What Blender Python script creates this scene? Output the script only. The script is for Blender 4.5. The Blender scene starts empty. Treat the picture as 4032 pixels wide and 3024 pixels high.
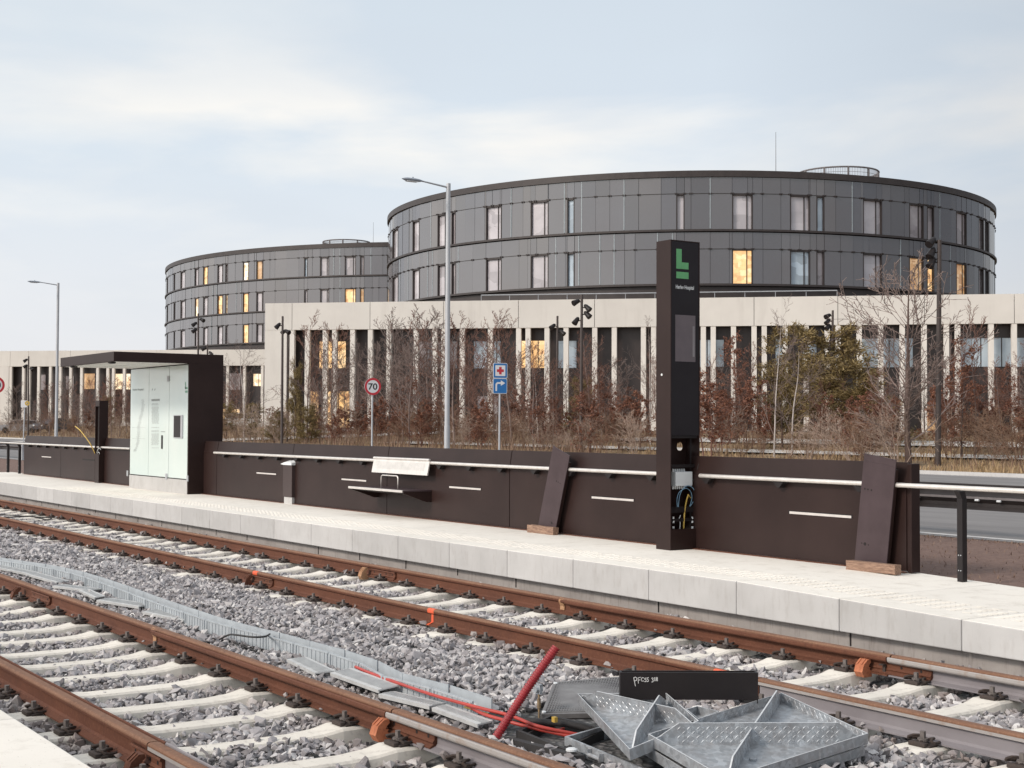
import bpy, bmesh, math, random
import numpy as np
from mathutils import Vector, Matrix, Euler
R_ = math.radians
rnd = random.Random(7)
nrng = np.random.default_rng(11)
scene = bpy.context.scene
COL = scene.collection

# ------------------------------------------------------------------ camera
FPX, EYE, ROLL = 5600.0, 1.40, 0.004
TILT = math.atan((1658 + ROLL * 3787 - 1512) / FPX)
TH = math.atan(3787 * math.cos(TILT) / FPX)
# world: +X along the track (towards the right of the picture), +Y away across the track, platform level z = 0
fh = Vector((-math.cos(TH), math.sin(TH), 0))
rt = Vector((math.sin(TH), math.cos(TH), 0))
upv = Vector((0, 0, 1))
FW = (fh * math.cos(TILT) + upv * math.sin(TILT)).normalized()
UP = (upv * math.cos(TILT) - fh * math.sin(TILT)).normalized()
RT = rt * math.cos(ROLL) + UP * math.sin(ROLL)
UP = (UP * math.cos(ROLL) - rt * math.sin(ROLL)).normalized()
EYEP = Vector((0, 0, EYE))
cam_data = bpy.data.cameras.new('camera')
cam = bpy.data.objects.new('camera', cam_data)
COL.objects.link(cam)
cam_data.sensor_width = 36.0
cam_data.lens = 36.0 * FPX / 4032
cam_data.clip_start = 0.1
cam_data.clip_end = 3000
m3 = Matrix((RT, UP, -FW)).transposed()
cam.matrix_world = Matrix.Translation(EYEP) @ m3.to_4x4()
scene.camera = cam

def ray(sx, sy):
    return FW + RT * ((sx - 2016) / FPX) - UP * ((sy - 1512) / FPX)
def hitz(sx, sy, z):
    d = ray(sx, sy); t = (z - EYE) / d.z
    return EYEP + d * t
def hity(sx, sy, y):
    d = ray(sx, sy); return EYEP + d * (y / d.y)
def hitx(sx, sy, x):
    d = ray(sx, sy); return EYEP + d * (x / d.x)
def atd(sx, sy, dep):
    d = ray(sx, sy); h = d.dot(fh); return EYEP + d * (dep / h)
def proj(p):
    v = Vector(p) - EYEP; z = v.dot(FW)
    return 2016 + FPX * v.dot(RT) / z, 1512 - FPX * v.dot(UP) / z
def hitplane(sx, sy, P, n):
    d = ray(sx, sy); t = (P - EYEP).dot(n) / d.dot(n)
    return EYEP + d * t

# ------------------------------------------------------------------ objects
ORG = {}
def tag(o, label=None, cat=None, group=None, kind=None):
    if label: o['label'] = label
    if cat: o['category'] = cat
    if group: o['group'] = group
    if kind: o['kind'] = kind
    return o
def thing(name, label, cat, loc=(0, 0, 0), group=None):
    o = bpy.data.objects.new(name, None); COL.objects.link(o)
    o.empty_display_size = 0.2
    o.location = loc; ORG[o.name] = Vector(loc)
    return tag(o, label, cat, group)
def root_of(o):
    while o.parent: o = o.parent
    return o

class MB:
    """collects shapes in world coordinates"""
    def __init__(s):
        s.v = []; s.f = []
    def add(s, vs, fs):
        b = len(s.v)
        s.v += [tuple(p) for p in vs]
        s.f += [tuple(b + i for i in f) for f in fs]
        return s
    def box(s, a, b, bev=0.0):
        x0, y0, z0 = [min(i, j) for i, j in zip(a, b)]
        x1, y1, z1 = [max(i, j) for i, j in zip(a, b)]
        if bev <= 0:
            vs = [(x0, y0, z0), (x1, y0, z0), (x1, y1, z0), (x0, y1, z0), (x0, y0, z1), (x1, y0, z1), (x1, y1, z1), (x0, y1, z1)]
            return s.add(vs, [(0, 3, 2, 1), (4, 5, 6, 7), (0, 1, 5, 4), (1, 2, 6, 5), (2, 3, 7, 6), (3, 0, 4, 7)])
        bm = bmesh.new()
        bmesh.ops.create_cube(bm, size=1)
        for v in bm.verts:
            v.co = Vector(((x0 + x1) / 2 + v.co.x * (x1 - x0), (y0 + y1) / 2 + v.co.y * (y1 - y0), (z0 + z1) / 2 + v.co.z * (z1 - z0)))
        bmesh.ops.bevel(bm, geom=bm.edges[:], offset=bev, segments=2, affect='EDGES', profile=0.5)
        return s.bm(bm)
    def bm(s, bm):
        bm.verts.index_update()
        s.add([v.co[:] for v in bm.verts], [[v.index for v in f.verts] for f in bm.faces]); bm.free(); return s
    def obox(s, o, ax, ay, az):
        """parallelepiped: corner o and three edge vectors"""
        o, ax, ay, az = map(Vector, (o, ax, ay, az))
        vs = [o, o + ax, o + ax + ay, o + ay, o + az, o + ax + az, o + ax + ay + az, o + ay + az]
        return s.add(vs, [(0, 3, 2, 1), (4, 5, 6, 7), (0, 1, 5, 4), (1, 2, 6, 5), (2, 3, 7, 6), (3, 0, 4, 7)])
    def quad(s, a, b, c, d):
        return s.add([a, b, c, d], [(0, 1, 2, 3)])
    def prism(s, prof, o, u, w, ext):
        """polygon prof in (u,w) coordinates from o, extruded by the vector ext"""
        o, u, w, ext = map(Vector, (o, u, w, ext)); n = len(prof)
        A = [o + u * p[0] + w * p[1] for p in prof]
        B = [p + ext for p in A]
        fs = [tuple(range(n - 1, -1, -1)), tuple(range(n, 2 * n))]
        fs += [(i, (i + 1) % n, n + (i + 1) % n, n + i) for i in range(n)]
        return s.add(A + B, fs)
    def tube(s, pts, r, n=8, cap=True, closed=False):
        pts = [Vector(p) for p in pts]; m = len(pts)
        rs = r if isinstance(r, (list, tuple)) else [r] * m
        base = len(s.v); prev = None; vs = []
        for i, p in enumerate(pts):
            if closed: t = pts[(i + 1) % m] - pts[i - 1]
            else: t = pts[min(i + 1, m - 1)] - pts[max(i - 1, 0)]
            t.normalize()
            if prev is None:
                a = Vector((0, 0, 1)) if abs(t.z) < .9 else Vector((1, 0, 0))
                u = t.cross(a).normalized()
            else:
                u = (prev - t * prev.dot(t)).normalized()
            prev = u; w = t.cross(u)
            for k in range(n):
                an = 2 * math.pi * k / n
                vs.append(p + (u * math.cos(an) + w * math.sin(an)) * rs[i])
        fs = []
        for i in range(m if closed else m - 1):
            j = (i + 1) % m
            for k in range(n):
                l = (k + 1) % n
                fs.append((i * n + k, i * n + l, j * n + l, j * n + k))
        if cap and not closed:
            fs.append(tuple(range(n - 1, -1, -1))); fs.append(tuple((m - 1) * n + k for k in range(n)))
        return s.add(vs, fs)
    def cyl(s, a, b, r, n=16, r2=None):
        return s.tube([a, b], [r, r if r2 is None else r2], n)
    def build(s, name, mat, parent=None, smooth=False, autosm=None):
        me = bpy.data.meshes.new(name)
        org = Vector((0, 0, 0))
        if parent is not None: org = ORG.get(root_of(parent).name, org)
        me.from_pydata([(p[0] - org.x, p[1] - org.y, p[2] - org.z) for p in s.v], [], s.f)
        me.update()
        if smooth:
            for p in me.polygons: p.use_smooth = True
            if autosm is not None:
                try: me.set_sharp_from_angle(angle=R_(autosm))
                except Exception: pass
        o = bpy.data.objects.new(name, me); COL.objects.link(o)
        if mat: me.materials.append(mat)
        if parent is not None: o.parent = parent
        return o
def npmesh(name, V, F, mat, parent=None, k=3):
    """big mesh from numpy arrays: V (n,3), F (m,k)"""
    me = bpy.data.meshes.new(name)
    me.vertices.add(len(V)); me.vertices.foreach_set('co', np.asarray(V, np.float32).ravel())
    F = np.asarray(F, np.int32)
    me.loops.add(F.size); me.loops.foreach_set('vertex_index', F.ravel())
    me.polygons.add(len(F))
    me.polygons.foreach_set('loop_start', np.arange(0, F.size, F.shape[1], dtype=np.int32))
    me.polygons.foreach_set('loop_total', np.full(len(F), F.shape[1], np.int32))
    me.update(calc_edges=True); me.validate(); me.shade_flat()
    o = bpy.data.objects.new(name, me); COL.objects.link(o)
    me.materials.append(mat)
    if parent is not None: o.parent = parent
    return o
KIDS = {}
def copy_tree(o, parent=None, kids=None):
    c = o.copy(); COL.objects.link(c)
    if parent is not None: c.parent = parent
    for ch in list(o.children): copy_tree(ch, c)
    return c
def struct(o, kind='structure'):
    o['kind'] = kind; return o

ONES = ['', 'first', 'second', 'third', 'fourth', 'fifth', 'sixth', 'seventh', 'eighth', 'ninth', 'tenth', 'eleventh', 'twelfth', 'thirteenth', 'fourteenth', 'fifteenth', 'sixteenth', 'seventeenth', 'eighteenth', 'nineteenth']
TENS = {2: ('twenty', 'twentieth'), 3: ('thirty', 'thirtieth'), 4: ('forty', 'fortieth'), 5: ('fifty', 'fiftieth'), 6: ('sixty', 'sixtieth'), 7: ('seventy', 'seventieth'), 8: ('eighty', 'eightieth'), 9: ('ninety', 'ninetieth')}
def ordinal(n):
    if n < 20: return ONES[n]
    if n >= 100: return 'hundred-and-' + ordinal(n - 100) if n > 100 else 'hundredth'
    t, o = divmod(n, 10)
    return TENS[t][1] if o == 0 else TENS[t][0] + '-' + ONES[o]

# ------------------------------------------------------------------ materials
def nodes(name):
    m = bpy.data.materials.new(name); m.use_nodes = True
    nt = m.node_tree; b = nt.nodes['Principled BSDF']
    return m, nt, b
def N(nt, t, **kw):
    n = nt.nodes.new(t)
    for k, v in kw.items():
        if k.startswith('i_'): n.inputs[k[2:].replace('_', ' ')].default_value = v
        elif isinstance(k, str) and hasattr(n, k): setattr(n, k, v)
    return n
def rgb(c): return (c[0], c[1], c[2], 1)
def mixc(nt, fac, a, b, typ='MIX'):
    n = nt.nodes.new('ShaderNodeMix'); n.data_type = 'RGBA'; n.blend_type = typ
    for idx, v in ((0, fac), (6, a), (7, b)):
        if hasattr(v, 'is_output') or isinstance(v, bpy.types.NodeSocket): nt.links.new(v, n.inputs[idx])
        else: n.inputs[idx].default_value = v if idx == 0 else rgb(v)
    return n.outputs[2]
def ramp(nt, fac, stops):
    n = nt.nodes.new('ShaderNodeValToRGB')
    while len(n.color_ramp.elements) < len(stops): n.color_ramp.elements.new(.5)
    for e, (p, c) in zip(n.color_ramp.elements, stops):
        e.position = p; e.color = (c, c, c, 1) if isinstance(c, (int, float)) else rgb(c)
    nt.links.new(fac, n.inputs[0]); return n.outputs[0]
def noise(nt, scale, detail=4, rough=.55, stretch=None, coord='Object', dist=0):
    tc = nt.nodes.new('ShaderNodeTexCoord'); out = tc.outputs[coord]
    if stretch:
        mp = nt.nodes.new('ShaderNodeMapping'); mp.inputs['Scale'].default_value = stretch
        nt.links.new(out, mp.inputs[0]); out = mp.outputs[0]
    n = nt.nodes.new('ShaderNodeTexNoise'); n.inputs['Scale'].default_value = scale
    n.inputs['Detail'].default_value = detail; n.inputs['Roughness'].default_value = rough; n.inputs['Distortion'].default_value = dist
    nt.links.new(out, n.inputs['Vector']); return n.outputs[0]
def bump(nt, b, h, strength=.3, dist=.01):
    n = nt.nodes.new('ShaderNodeBump'); n.inputs['Strength'].default_value = strength; n.inputs['Distance'].default_value = dist
    nt.links.new(h, n.inputs['Height']); nt.links.new(n.outputs[0], b.inputs['Normal'])
def M(name, col, col2=None, rough=.6, metal=0.0, scale=6, bmp=0, bscale=60, bdist=.004, stretch=None, lo=.35, hi=.65, spec=None, rand=0, rvar=0):
    m, nt, b = nodes(name)
    if col2 is None: col2 = tuple(c * .8 for c in col)
    f = ramp(nt, noise(nt, scale, 6, .6, stretch), [(lo, 0.0), (hi, 1.0)])
    c = mixc(nt, f, col, col2)
    if rand:
        oi = nt.nodes.new('ShaderNodeObjectInfo')
        r = ramp(nt, oi.outputs['Random'], [(0, 1 - rand), (1, 1.0)])
        c = mixc(nt, 1.0, c, r, 'MULTIPLY')
    nt.links.new(c, b.inputs['Base Color'])
    b.inputs['Roughness'].default_value = rough; b.inputs['Metallic'].default_value = metal
    if spec is not None: b.inputs['Specular IOR Level'].default_value = spec
    if rvar:
        rr = ramp(nt, noise(nt, scale * 1.7, 5), [(.3, max(0, rough - rvar)), (.7, min(1, rough + rvar))])
        nt.links.new(rr, b.inputs['Roughness'])
    if bmp: bump(nt, b, noise(nt, bscale, 5), bmp, bdist)
    return m
def emit(name, col, strength, base=(.5, .4, .3)):
    m, nt, b = nodes(name)
    b.inputs['Base Color'].default_value = rgb(base)
    b.inputs['Emission Color'].default_value = rgb(col); b.inputs['Emission Strength'].default_value = strength
    return m

MAT = {}
MAT['brown'] = M('dark_brown_lacquer', (.022, .0112, .0098), (.031, .0170, .0150), rough=.46, spec=.22, scale=1.3, bmp=.06, bscale=300, bdist=.001)
MAT['brown_side'] = MAT['brown']
MAT['bin'] = M('plum_brown_lacquer', (.050, .033, .032), (.058, .039, .037), rough=.45, scale=2, spec=.3)
MAT['black'] = M('black_lacquer', (.016, .013, .014), (.022, .018, .018), rough=.45, scale=3, spec=.25)
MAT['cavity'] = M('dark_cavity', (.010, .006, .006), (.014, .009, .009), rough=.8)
MAT['plum'] = M('plum_lacquer', (.050, .033, .036), (.064, .043, .047), rough=.45, spec=.3, scale=4, bmp=.05, bscale=250, bdist=.001)
MAT['alu'] = M('brushed_aluminium', (.78, .74, .70), (.68, .64, .60), rough=.42, metal=.55, scale=9)
MAT['steel_pole'] = M('galvanised_pole', (.50, .51, .53), (.42, .43, .45), rough=.5, metal=.4, scale=3, stretch=(1, 1, .2))
MAT['white_plastic'] = M('white_plastic', (.74, .76, .77), (.68, .70, .71), rough=.4)
MAT['chalk'] = M('chalk_white', (.75, .74, .72), rough=.9)
MAT['black_rubber'] = M('black_rubber', (.022, .02, .02), (.035, .032, .032), rough=.7)
MAT['asphalt'] = M('asphalt', (.225, .215, .212), (.175, .166, .165), rough=.9, scale=1.1, bmp=.3, bscale=160, bdist=.004, stretch=(.3, 1.5, 1))
MAT['timber'] = M('weathered_timber', (.34, .215, .15), (.17, .10, .07), rough=.85, scale=7, stretch=(2.0, 11, 11), bmp=.4, bscale=40)
MAT['red_pipe'] = M('red_plastic', (.33, .022, .028), (.25, .016, .022), rough=.38)
MAT['red_cable'] = M('red_cable', (.47, .055, .04), (.38, .045, .035), rough=.45)
MAT['yellow'] = M('yellow_cable', (.62, .42, .10), (.5, .33, .06), rough=.5)
MAT['blue'] = M('blue_cable', (.22, .38, .52), (.17, .30, .42), rough=.45)
MAT['brass'] = M('tarnished_brass', (.34, .24, .13), (.18, .13, .09), rough=.55, metal=.5, scale=30)

def rust(name, a, b2, c3, dark=.0):
    m, nt, b = nodes(name)
    n1 = ramp(nt, noise(nt, 5, 7, .65, (.35, 1, 1.4)), [(.36, 0.0), (.64, 1.0)])
    c = mixc(nt, n1, a, b2)
    n2 = ramp(nt, noise(nt, 55, 6, .7), [(.52, 0.0), (.72, 1.0)])
    c = mixc(nt, n2, c, c3)
    n3 = ramp(nt, noise(nt, 14, 5, .7, (1, 1, .25)), [(.56, 0.0), (.7, .55)])
    c = mixc(nt, n3, c, tuple(x * .55 for x in a))
    nt.links.new(c, b.inputs['Base Color']); b.inputs['Roughness'].default_value = .82
    bump(nt, b, noise(nt, 130, 5), .35, .002)
    return m
MAT['rust'] = rust('rusty_steel', (.092, .030, .0145), (.130, .045, .022), (.185, .074, .038))
MAT['rust_head'] = rust('rusty_running_surface', (.170, .080, .046), (.225, .115, .068), (.29, .17, .105))
MAT['rust_orange'] = rust('orange_painted_rust', (.40, .125, .055), (.52, .19, .095), (.20, .07, .04))
MAT['rust_tan'] = rust('tan_rusty_clamp', (.36, .19, .10), (.46, .27, .15), (.24, .11, .06))
MAT['paint_orange'] = M('orange_marking_paint', (.80, .14, .05), (.7, .10, .04), rough=.6, scale=40)
MAT['clip'] = rust('dark_clip_steel', (.036, .028, .026), (.055, .040, .034), (.085, .055, .04))
MAT['bolt_steel'] = M('dull_bolt_steel', (.20, .175, .165), (.13, .11, .10), rough=.6, metal=.2, scale=30)
MAT['rail_grey'] = M('grey_primed_steel', (.255, .235, .245), (.21, .19, .20), rough=.62, scale=4, stretch=(.5, 1, 1), bmp=.15, bscale=90, bdist=.002)
MAT['rail_lip'] = M('worn_grey_primer', (.34, .315, .30), (.27, .19, .14), rough=.65, scale=12, lo=.5, hi=.75)
def conc(name, a, b2, stain, stretch=(1, 1, .25), amount=.5, scale=2.2, sc2=14, rough=.85, island=0, fleck=0):
    m, nt, b = nodes(name)
    c = mixc(nt, ramp(nt, noise(nt, scale, 7, .6), [(.34, 0.0), (.66, 1.0)]), a, b2)
    c = mixc(nt, ramp(nt, noise(nt, sc2, 6, .65, stretch), [(.52, 0.0), (.78, amount)]), c, stain)
    if fleck: c = mixc(nt, ramp(nt, noise(nt, 26, 3, .6, (1, 3, 1)), [(.66, 0.0), (.72, fleck)]), c, (.30, .24, .19))
    if island:
        oi = nt.nodes.new('ShaderNodeObjectInfo')
        c = mixc(nt, 1.0, c, ramp(nt, oi.outputs['Random'], [(0, 1 - island), (1, 1.0)]), 'MULTIPLY')
    nt.links.new(c, b.inputs['Base Color']); b.inputs['Roughness'].default_value = rough
    bump(nt, b, noise(nt, 90, 6), .22, .004)
    return m
MAT['kerb'] = conc('pale_concrete_kerb', (.55, .54, .53), (.48, .47, .46), (.33, .30, .275), island=.18)
MAT['deck'] = conc('cream_concrete_deck', (.87, .825, .75), (.82, .775, .705), (.56, .51, .44), stretch=(1, 1, 1), amount=.65, scale=.9, sc2=5, island=.09, fleck=.6)
MAT['foundation'] = conc('stained_foundation', (.36, .33, .31), (.28, .255, .24), (.16, .135, .125), stretch=(3, 3, .5), amount=.7, scale=3, sc2=9)
MAT['sleeper'] = conc('cream_concrete_sleeper', (.82, .772, .69), (.75, .703, .63), (.40, .36, .32), stretch=(1, 1, 1), amount=.8, scale=5, sc2=16, island=.12)
MAT['facade'] = conc('pale_facade_concrete', (.68, .65, .605), (.62, .59, .55), (.45, .42, .385), stretch=(1, 1, .12), amount=.45, scale=.3, sc2=1.1, island=.06)
MAT['column'] = conc('pale_column_concrete', (.72, .685, .635), (.64, .605, .56), (.43, .40, .365), stretch=(1, 1, .2), amount=.5, scale=.8, sc2=2)
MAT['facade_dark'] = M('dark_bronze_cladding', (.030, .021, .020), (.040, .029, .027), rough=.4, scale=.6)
MAT['roof_dark'] = M('dark_roof_edge', (.030, .022, .021), (.042, .032, .030), rough=.5, scale=1.2)
MAT['plastic_grey'] = M('grey_plastic_trough', (.44, .475, .50), (.37, .40, .425), rough=.55, scale=8)
MAT['plastic_in'] = M('dusty_plastic_inside', (.30, .28, .265), (.24, .22, .21), rough=.8, scale=12)
MAT['lid_grey'] = M('pale_plastic_lid', (.55, .555, .55), (.45, .455, .455), rough=.6, scale=10)
MAT['soil'] = None
# ------------------------------------------------------------------ track levels
ZR = -0.28                     # rail top
RH = 0.15
ZS = ZR - RH - 0.006           # sleeper seat
YA = hitz(2000, 2317, ZR).y; YB = hitz(2000, 2457, ZR).y
YC = hitz(1000, 2605, ZR).y; YD = hitz(520, 2868, ZR).y
YCA = (YA + YB) / 2; YCN = (YC + YD) / 2
YA, YB = YCA + .752, YCA - .752
YC, YD = YCN + .752, YCN - .752
YE = (hitz(2004, 2168, 0).y + hitz(1000, 2032, 0).y) / 2     # platform edge
YN = (hitz(0, 2765, 0).y + hitz(320, 3024, 0).y) / 2          # near platform edge
YW = 10.80                                                     # windbreak wall face

def bz(x, y):
    """ballast surface"""
    if y < YN + .25: z = -.47
    elif y < YC + .3:
        z = -.500 if YD < y < YC else -.460
    elif y < YB - .35:
        t = (y - YC - .3) / (YB - .35 - YC - .3); z = -.455 + .05 * math.sin(math.pi * t)
    elif y < YB: z = -.455
    elif y < YA: z = -.500
    else: z = -.47
    return z + .012 * math.sin(x * 2.1 + y * 3.3) + .01 * math.sin(x * 5.3 - y * 4.1)

# ballast bed sheet
def bed():
    m, nt, b = nodes('ballast_bed')
    v = N(nt, 'ShaderNodeTexVoronoi'); v.inputs['Scale'].default_value = 22
    tc = N(nt, 'ShaderNodeTexCoord'); nt.links.new(tc.outputs['Object'], v.inputs['Vector'])
    c = mixc(nt, .6, ramp(nt, v.outputs['Distance'], [(.0, .24), (.75, .06)]), v.outputs['Color'], 'MULTIPLY')
    hs = N(nt, 'ShaderNodeHueSaturation'); hs.inputs['Saturation'].default_value = .08; nt.links.new(c, hs.inputs['Color'])
    nt.links.new(hs.outputs[0], b.inputs['Base Color']); b.inputs['Roughness'].default_value = .95
    bump(nt, b, v.outputs['Distance'], .9, .03)
    xs = np.concatenate([np.arange(-120, -34, 4), np.arange(-34, 6, .4)]); ys = np.arange(YN - .5, 9.2, .2)
    V = [(x, y, bz(x, y) - .03) for x in xs for y in ys]
    n = len(ys); F = [(i * n + j, (i + 1) * n + j, (i + 1) * n + j + 1, i * n + j + 1) for i in range(len(xs) - 1) for j in range(n - 1)]
    struct(npmesh('ballast_bed', np.array(V), np.array(F), m))
bed()

# ------------------------------------------------------------------ rails
HALF = [(.0625, 0), (.0625, .010), (.020, .024), (.009, .038), (.009, .102), (.031, .114), (.034, .124), (.034, .140), (.029, .147), (.020, .15)]
PROF = HALF + [(-a, b) for a, b in reversed(HALF)]
def rail(label, y, x0, x1, mat, inner=None, lip=None, lipmat=None):
    r = thing('rail', label, 'rail', (x0, y, ZR - RH), 'rails of the two tram tracks')
    o = Vector((x0, y, ZR - RH)); ext = Vector((x1 - x0, 0, 0))
    MB().prism(PROF, o, (0, 1, 0), (0, 0, 1), ext).build('rail_body', MAT[mat], r)
    MB().prism([(.0352, .133), (.0356, .1412), (.0298, .1484), (.0205, .1522), (-.0205, .1522), (-.0298, .1484), (-.0356, .1412), (-.0352, .133)], o + Vector((0.001, 0, 0)), (0, 1, 0), (0, 0, 1), ext - Vector((.002, 0, 0))).build('running_surface', MAT['rust_head'], r)
    if lip:
        s = inner; a = max(x0, lip)
        pr = [(.0345, .098), (.056, .096), (.074, .108), (.078, .118), (.078, .136), (.070, .142), (.063, .138), (.060, .122), (.0345, .118)]
        pr = [(s * p, q) for p, q in pr]
        b = MB(); b.prism(pr, Vector((a, y, ZR - RH)), (0, 1, 0), (0, 0, 1), Vector((x1 - a, 0, 0)))
        if lip > x0:   # tapered nose of the lip
            pr2 = [(s * .0345, .105), (s * .045, .105), (s * .055, .12), (s * .05, .135), (s * .0345, .135)]
            b.prism(pr2, Vector((a - .1, y, ZR - RH)), (0, 1, 0), (0, 0, 1), Vector((.101, 0, 0)))
        b.build('check_lip', MAT[lipmat or mat], r)
    return r
def fishplate(r, y, side, x0, x1):
    s = side; z = ZR - RH
    pr = [(.0105, .040), (.034, .036), (.040, .046), (.028, .060), (.028, .085), (.040, .094), (.036, .106), (.0105, .102)]
    b = MB().prism([(s * p, q) for p, q in pr], Vector((x0, y, z)), (0, 1, 0), (0, 0, 1), Vector((x1 - x0, 0, 0)))
    b.prism([(s * .0105, .026), (s * .058, .013), (s * .060, .020), (s * .034, .0355), (s * .0105, .039)], Vector((x0, y, z)), (0, 1, 0), (0, 0, 1), Vector((x1 - x0, 0, 0)))
    p = b.build('fishplate', MAT['rust'], r)
    h = MB()
    n = 4
    for i in range(n):
        if i == 1 and x1 - x0 > .5: continue
        xx = x0 + (x1 - x0) * (i + .5) / n
        h.cyl((xx, y + s * .024, z + .072), (xx, y + s * .0295, z + .072), .011, 10)
    h.build('bolt_hole', MAT['cavity'], p)
    return p
xjA = hitz(3437, 2590, ZR).x; xjB = hitz(2985, 2672, ZR).x; xjC = hitz(1550, 2793, ZR).x; xjD = hitz(577, 2925, ZR).x
lA = hitz(2200, 2362, ZR).x; lB = hitz(2500, 2560, ZR).x; lC = hitz(612, 2478, ZR).x
XL, XR = -95, 4
rA = rail('rusty brown rail nearest the far platform edge', YA, XL, xjA - .006, 'rust', -1, lA)
rB = rail('rusty brown rail of the far track on the near side, marked with orange paint', YB, XL, xjB - .006, 'rust', 1, lB)
rC = rail('rusty brown rail beside the grey cable trough', YC, XL, xjC - .006, 'rust', -1, lC)
rD = rail('rusty brown rail beside the near platform corner', YD, XL, xjD - .006, 'rust', 1, XL)
gA = rail('grey primed rail with a rusty top running on beside the far platform', YA, xjA + .006, XR, 'rail_grey', -1, xjA + .006, 'rail_lip')
gB = rail('grey primed rail behind the galvanised covers', YB, xjB + .006, XR, 'rail_grey', 1, xjB + .006)
gC = rail('grey primed rail leaving the bottom edge in front of the red pipe', YC, xjC + .006, XR, 'rail_grey', -1, xjC + .006, 'rail_lip')
gD = rail('short grey primed rail in the lower left corner past a joint', YD, xjD + .006, XR, 'rail_grey', 1, xjD + .006)
# worn light head side on the camera side of the grey rails
for g, y, xj in ((gB, YB, xjB), (gD, YD, xjD)):
    MB().box((xj + .01, y - .0362, ZR - .036), (XR, y - .0342, ZR - .0175)).build('worn_head_face', MAT['rail_lip'], g)
fishplate(rA, YA, -1, hitz(3268, 2600, ZR - .06).x, hitz(3540, 2660, ZR - .06).x)
fishplate(rA, YA, -1, hitz(1433, 2245, ZR - .06).x, hitz(1528, 2262, ZR - .06).x)
fishplate(rB, YB, -1, hitz(955, 2270, ZR - .06).x, hitz(1020, 2290, ZR - .06).x)
fishplate(rC, YC, -1, hitz(1447, 2840, ZR - .06).x, hitz(1660, 2900, ZR - .06).x)
fishplate(rC, YC, -1, hitz(62, 2335, ZR - .06).x, hitz(130, 2360, ZR - .06).x)
fishplate(rD, YD, -1, xjD - .25, xjD + .2)
# insulating end post bracket on the joint of rail C
def bracket(r, xj, y):
    b = MB().box((xj - .075, y - .075, ZR - .075), (xj - .035, y - .036, ZR - .068)); b.box((xj - .06, y - .05, ZR - .15), (xj - .035, y - .041, ZR - .075))
    b.build('joint_bracket', MAT['clip'], r)
bracket(rC, xjC, YC); bracket(rA, xjA, YA)
# orange paint marks on rail B and the cut nose weld
def paint(r, xs, y, w):
    b = MB()
    zz = ZR - RH
    b.prism([(-.0205, .1545), (-.0305, .1498), (-.0368, .1415), (-.0368, .124), (-.0335, .113), (.0, .1547)], Vector((xs - w, y, zz)), (0, 1, 0), (0, 0, 1), Vector((2 * w, 0, 0)))
    b.prism([(-.0105, .105), (-.0105, .035), (-.0215, .0262), (-.0635, .0125), (-.0635, .0108), (-.012, .03)], Vector((xs - w * .45, y, zz)), (0, 1, 0), (0, 0, 1), Vector((w * .7, 0, 0)))
    b.build('orange_paint_mark', MAT['paint_orange'], r)
paint(rB, hitz(1680, 2400, ZR).x, YB, .055)
paint(rB, hitz(985, 2252, ZR).x, YB, .06)
MB().prism([(-.0205, .1545), (-.0305, .1498), (-.0368, .1415), (0, .1547)], Vector((hitz(2780, 2640, ZR).x, YB, ZR - RH)), (0, 1, 0), (0, 0, 1), Vector((.24, 0, 0))).build('orange_paint_mark', MAT['paint_orange'], rB)
def weld(r, x, y, mat):
    b = MB()
    b.prism([(-.012, .03), (-.022, .035), (-.02, .07), (-.03, .09), (-.04, .115), (-.036, .139), (-.025, .1525), (-.01, .1515)], Vector((x - .035, y, ZR - RH)), (0, 1, 0), (0, 0, 1), Vector((.07, 0, 0)))
    b.build('weld_bead', MAT[mat], r)
weld(rA, lA - .11, YA, 'rust_tan'); weld(rC, lC - .09, YC, 'rust_tan')

# rail clamps (cast C pieces hooked on the rail foot)
def clamp(label, x, y, mat, w=.075, h=.11, yo=0):
    r = thing('rail_clamp', label, 'clamp', (x, y - .1, ZS), 'cast clamps beside the rail joints')
    pr = [(-.02, -.02), (-.10, -.02), (-.125, .02), (-.105, .075), (-.065, h), (-.035, h), (-.028, h - .022), (-.045, h - .035), (-.055, h - .055), (-.035, .05), (-.045, .035), (-.02, .02)]
    pr = [(a - .03 + yo, b) for a, b in pr]
    MB().prism(pr, Vector((x - w / 2, y, ZS)), (0, 1, 0), (0, 0, 1), Vector((w, 0, 0))).build('clamp_body', MAT[mat], r)
    b = MB()
    for dx in (-.022, .018):
        q = [(a - .004 * (1 if a < -.09 else 0), c) for a, c in pr[2:5]]
        b.prism([(-.105 - .03 + yo, .0755), (-.112 - .03 + yo, .078), (-.068 - .03 + yo, h + .006), (-.064 - .03 + yo, h + .001)], Vector((x + dx - .006, y, ZS)), (0, 1, 0), (0, 0, 1), Vector((.012, 0, 0)))
    b.build('clamp_rib', MAT[mat], r)
clamp('bright orange painted clamp at the joint of the near track rail', hity(1492, 2945, YC - .11).x, YC, 'rust_orange', .075, .108)
clamp('dull orange clamp at the joint of the rail by the far platform', hity(3395, 2670, YA - .11).x, YA, 'rust_orange', .08, .108)
clamp('tan rusty clamp at the joint below the bench', hity(1428, 2268, YA - .11).x, YA, 'rust_tan', .08, .12)
clamp('rust brown clamp below the orange mark of the far track', hity(972, 2300, YB - .11).x, YB, 'rust', .08, .12)
clamp('rust brown clamp on the near track rail at the left photo edge', hity(60, 2350, YC - .11).x, YC, 'rust', .08, .12)
clamp('vivid orange clamp under the chalk marked black beam', hity(2825, 2775, YB - .11).x, YB, 'rust_orange', .08, .12)
clamp('brown clamp at the lower left rail joint beside the near platform', hity(525, 3020, YD - .11).x, YD, 'rust', .08, .11)

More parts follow.
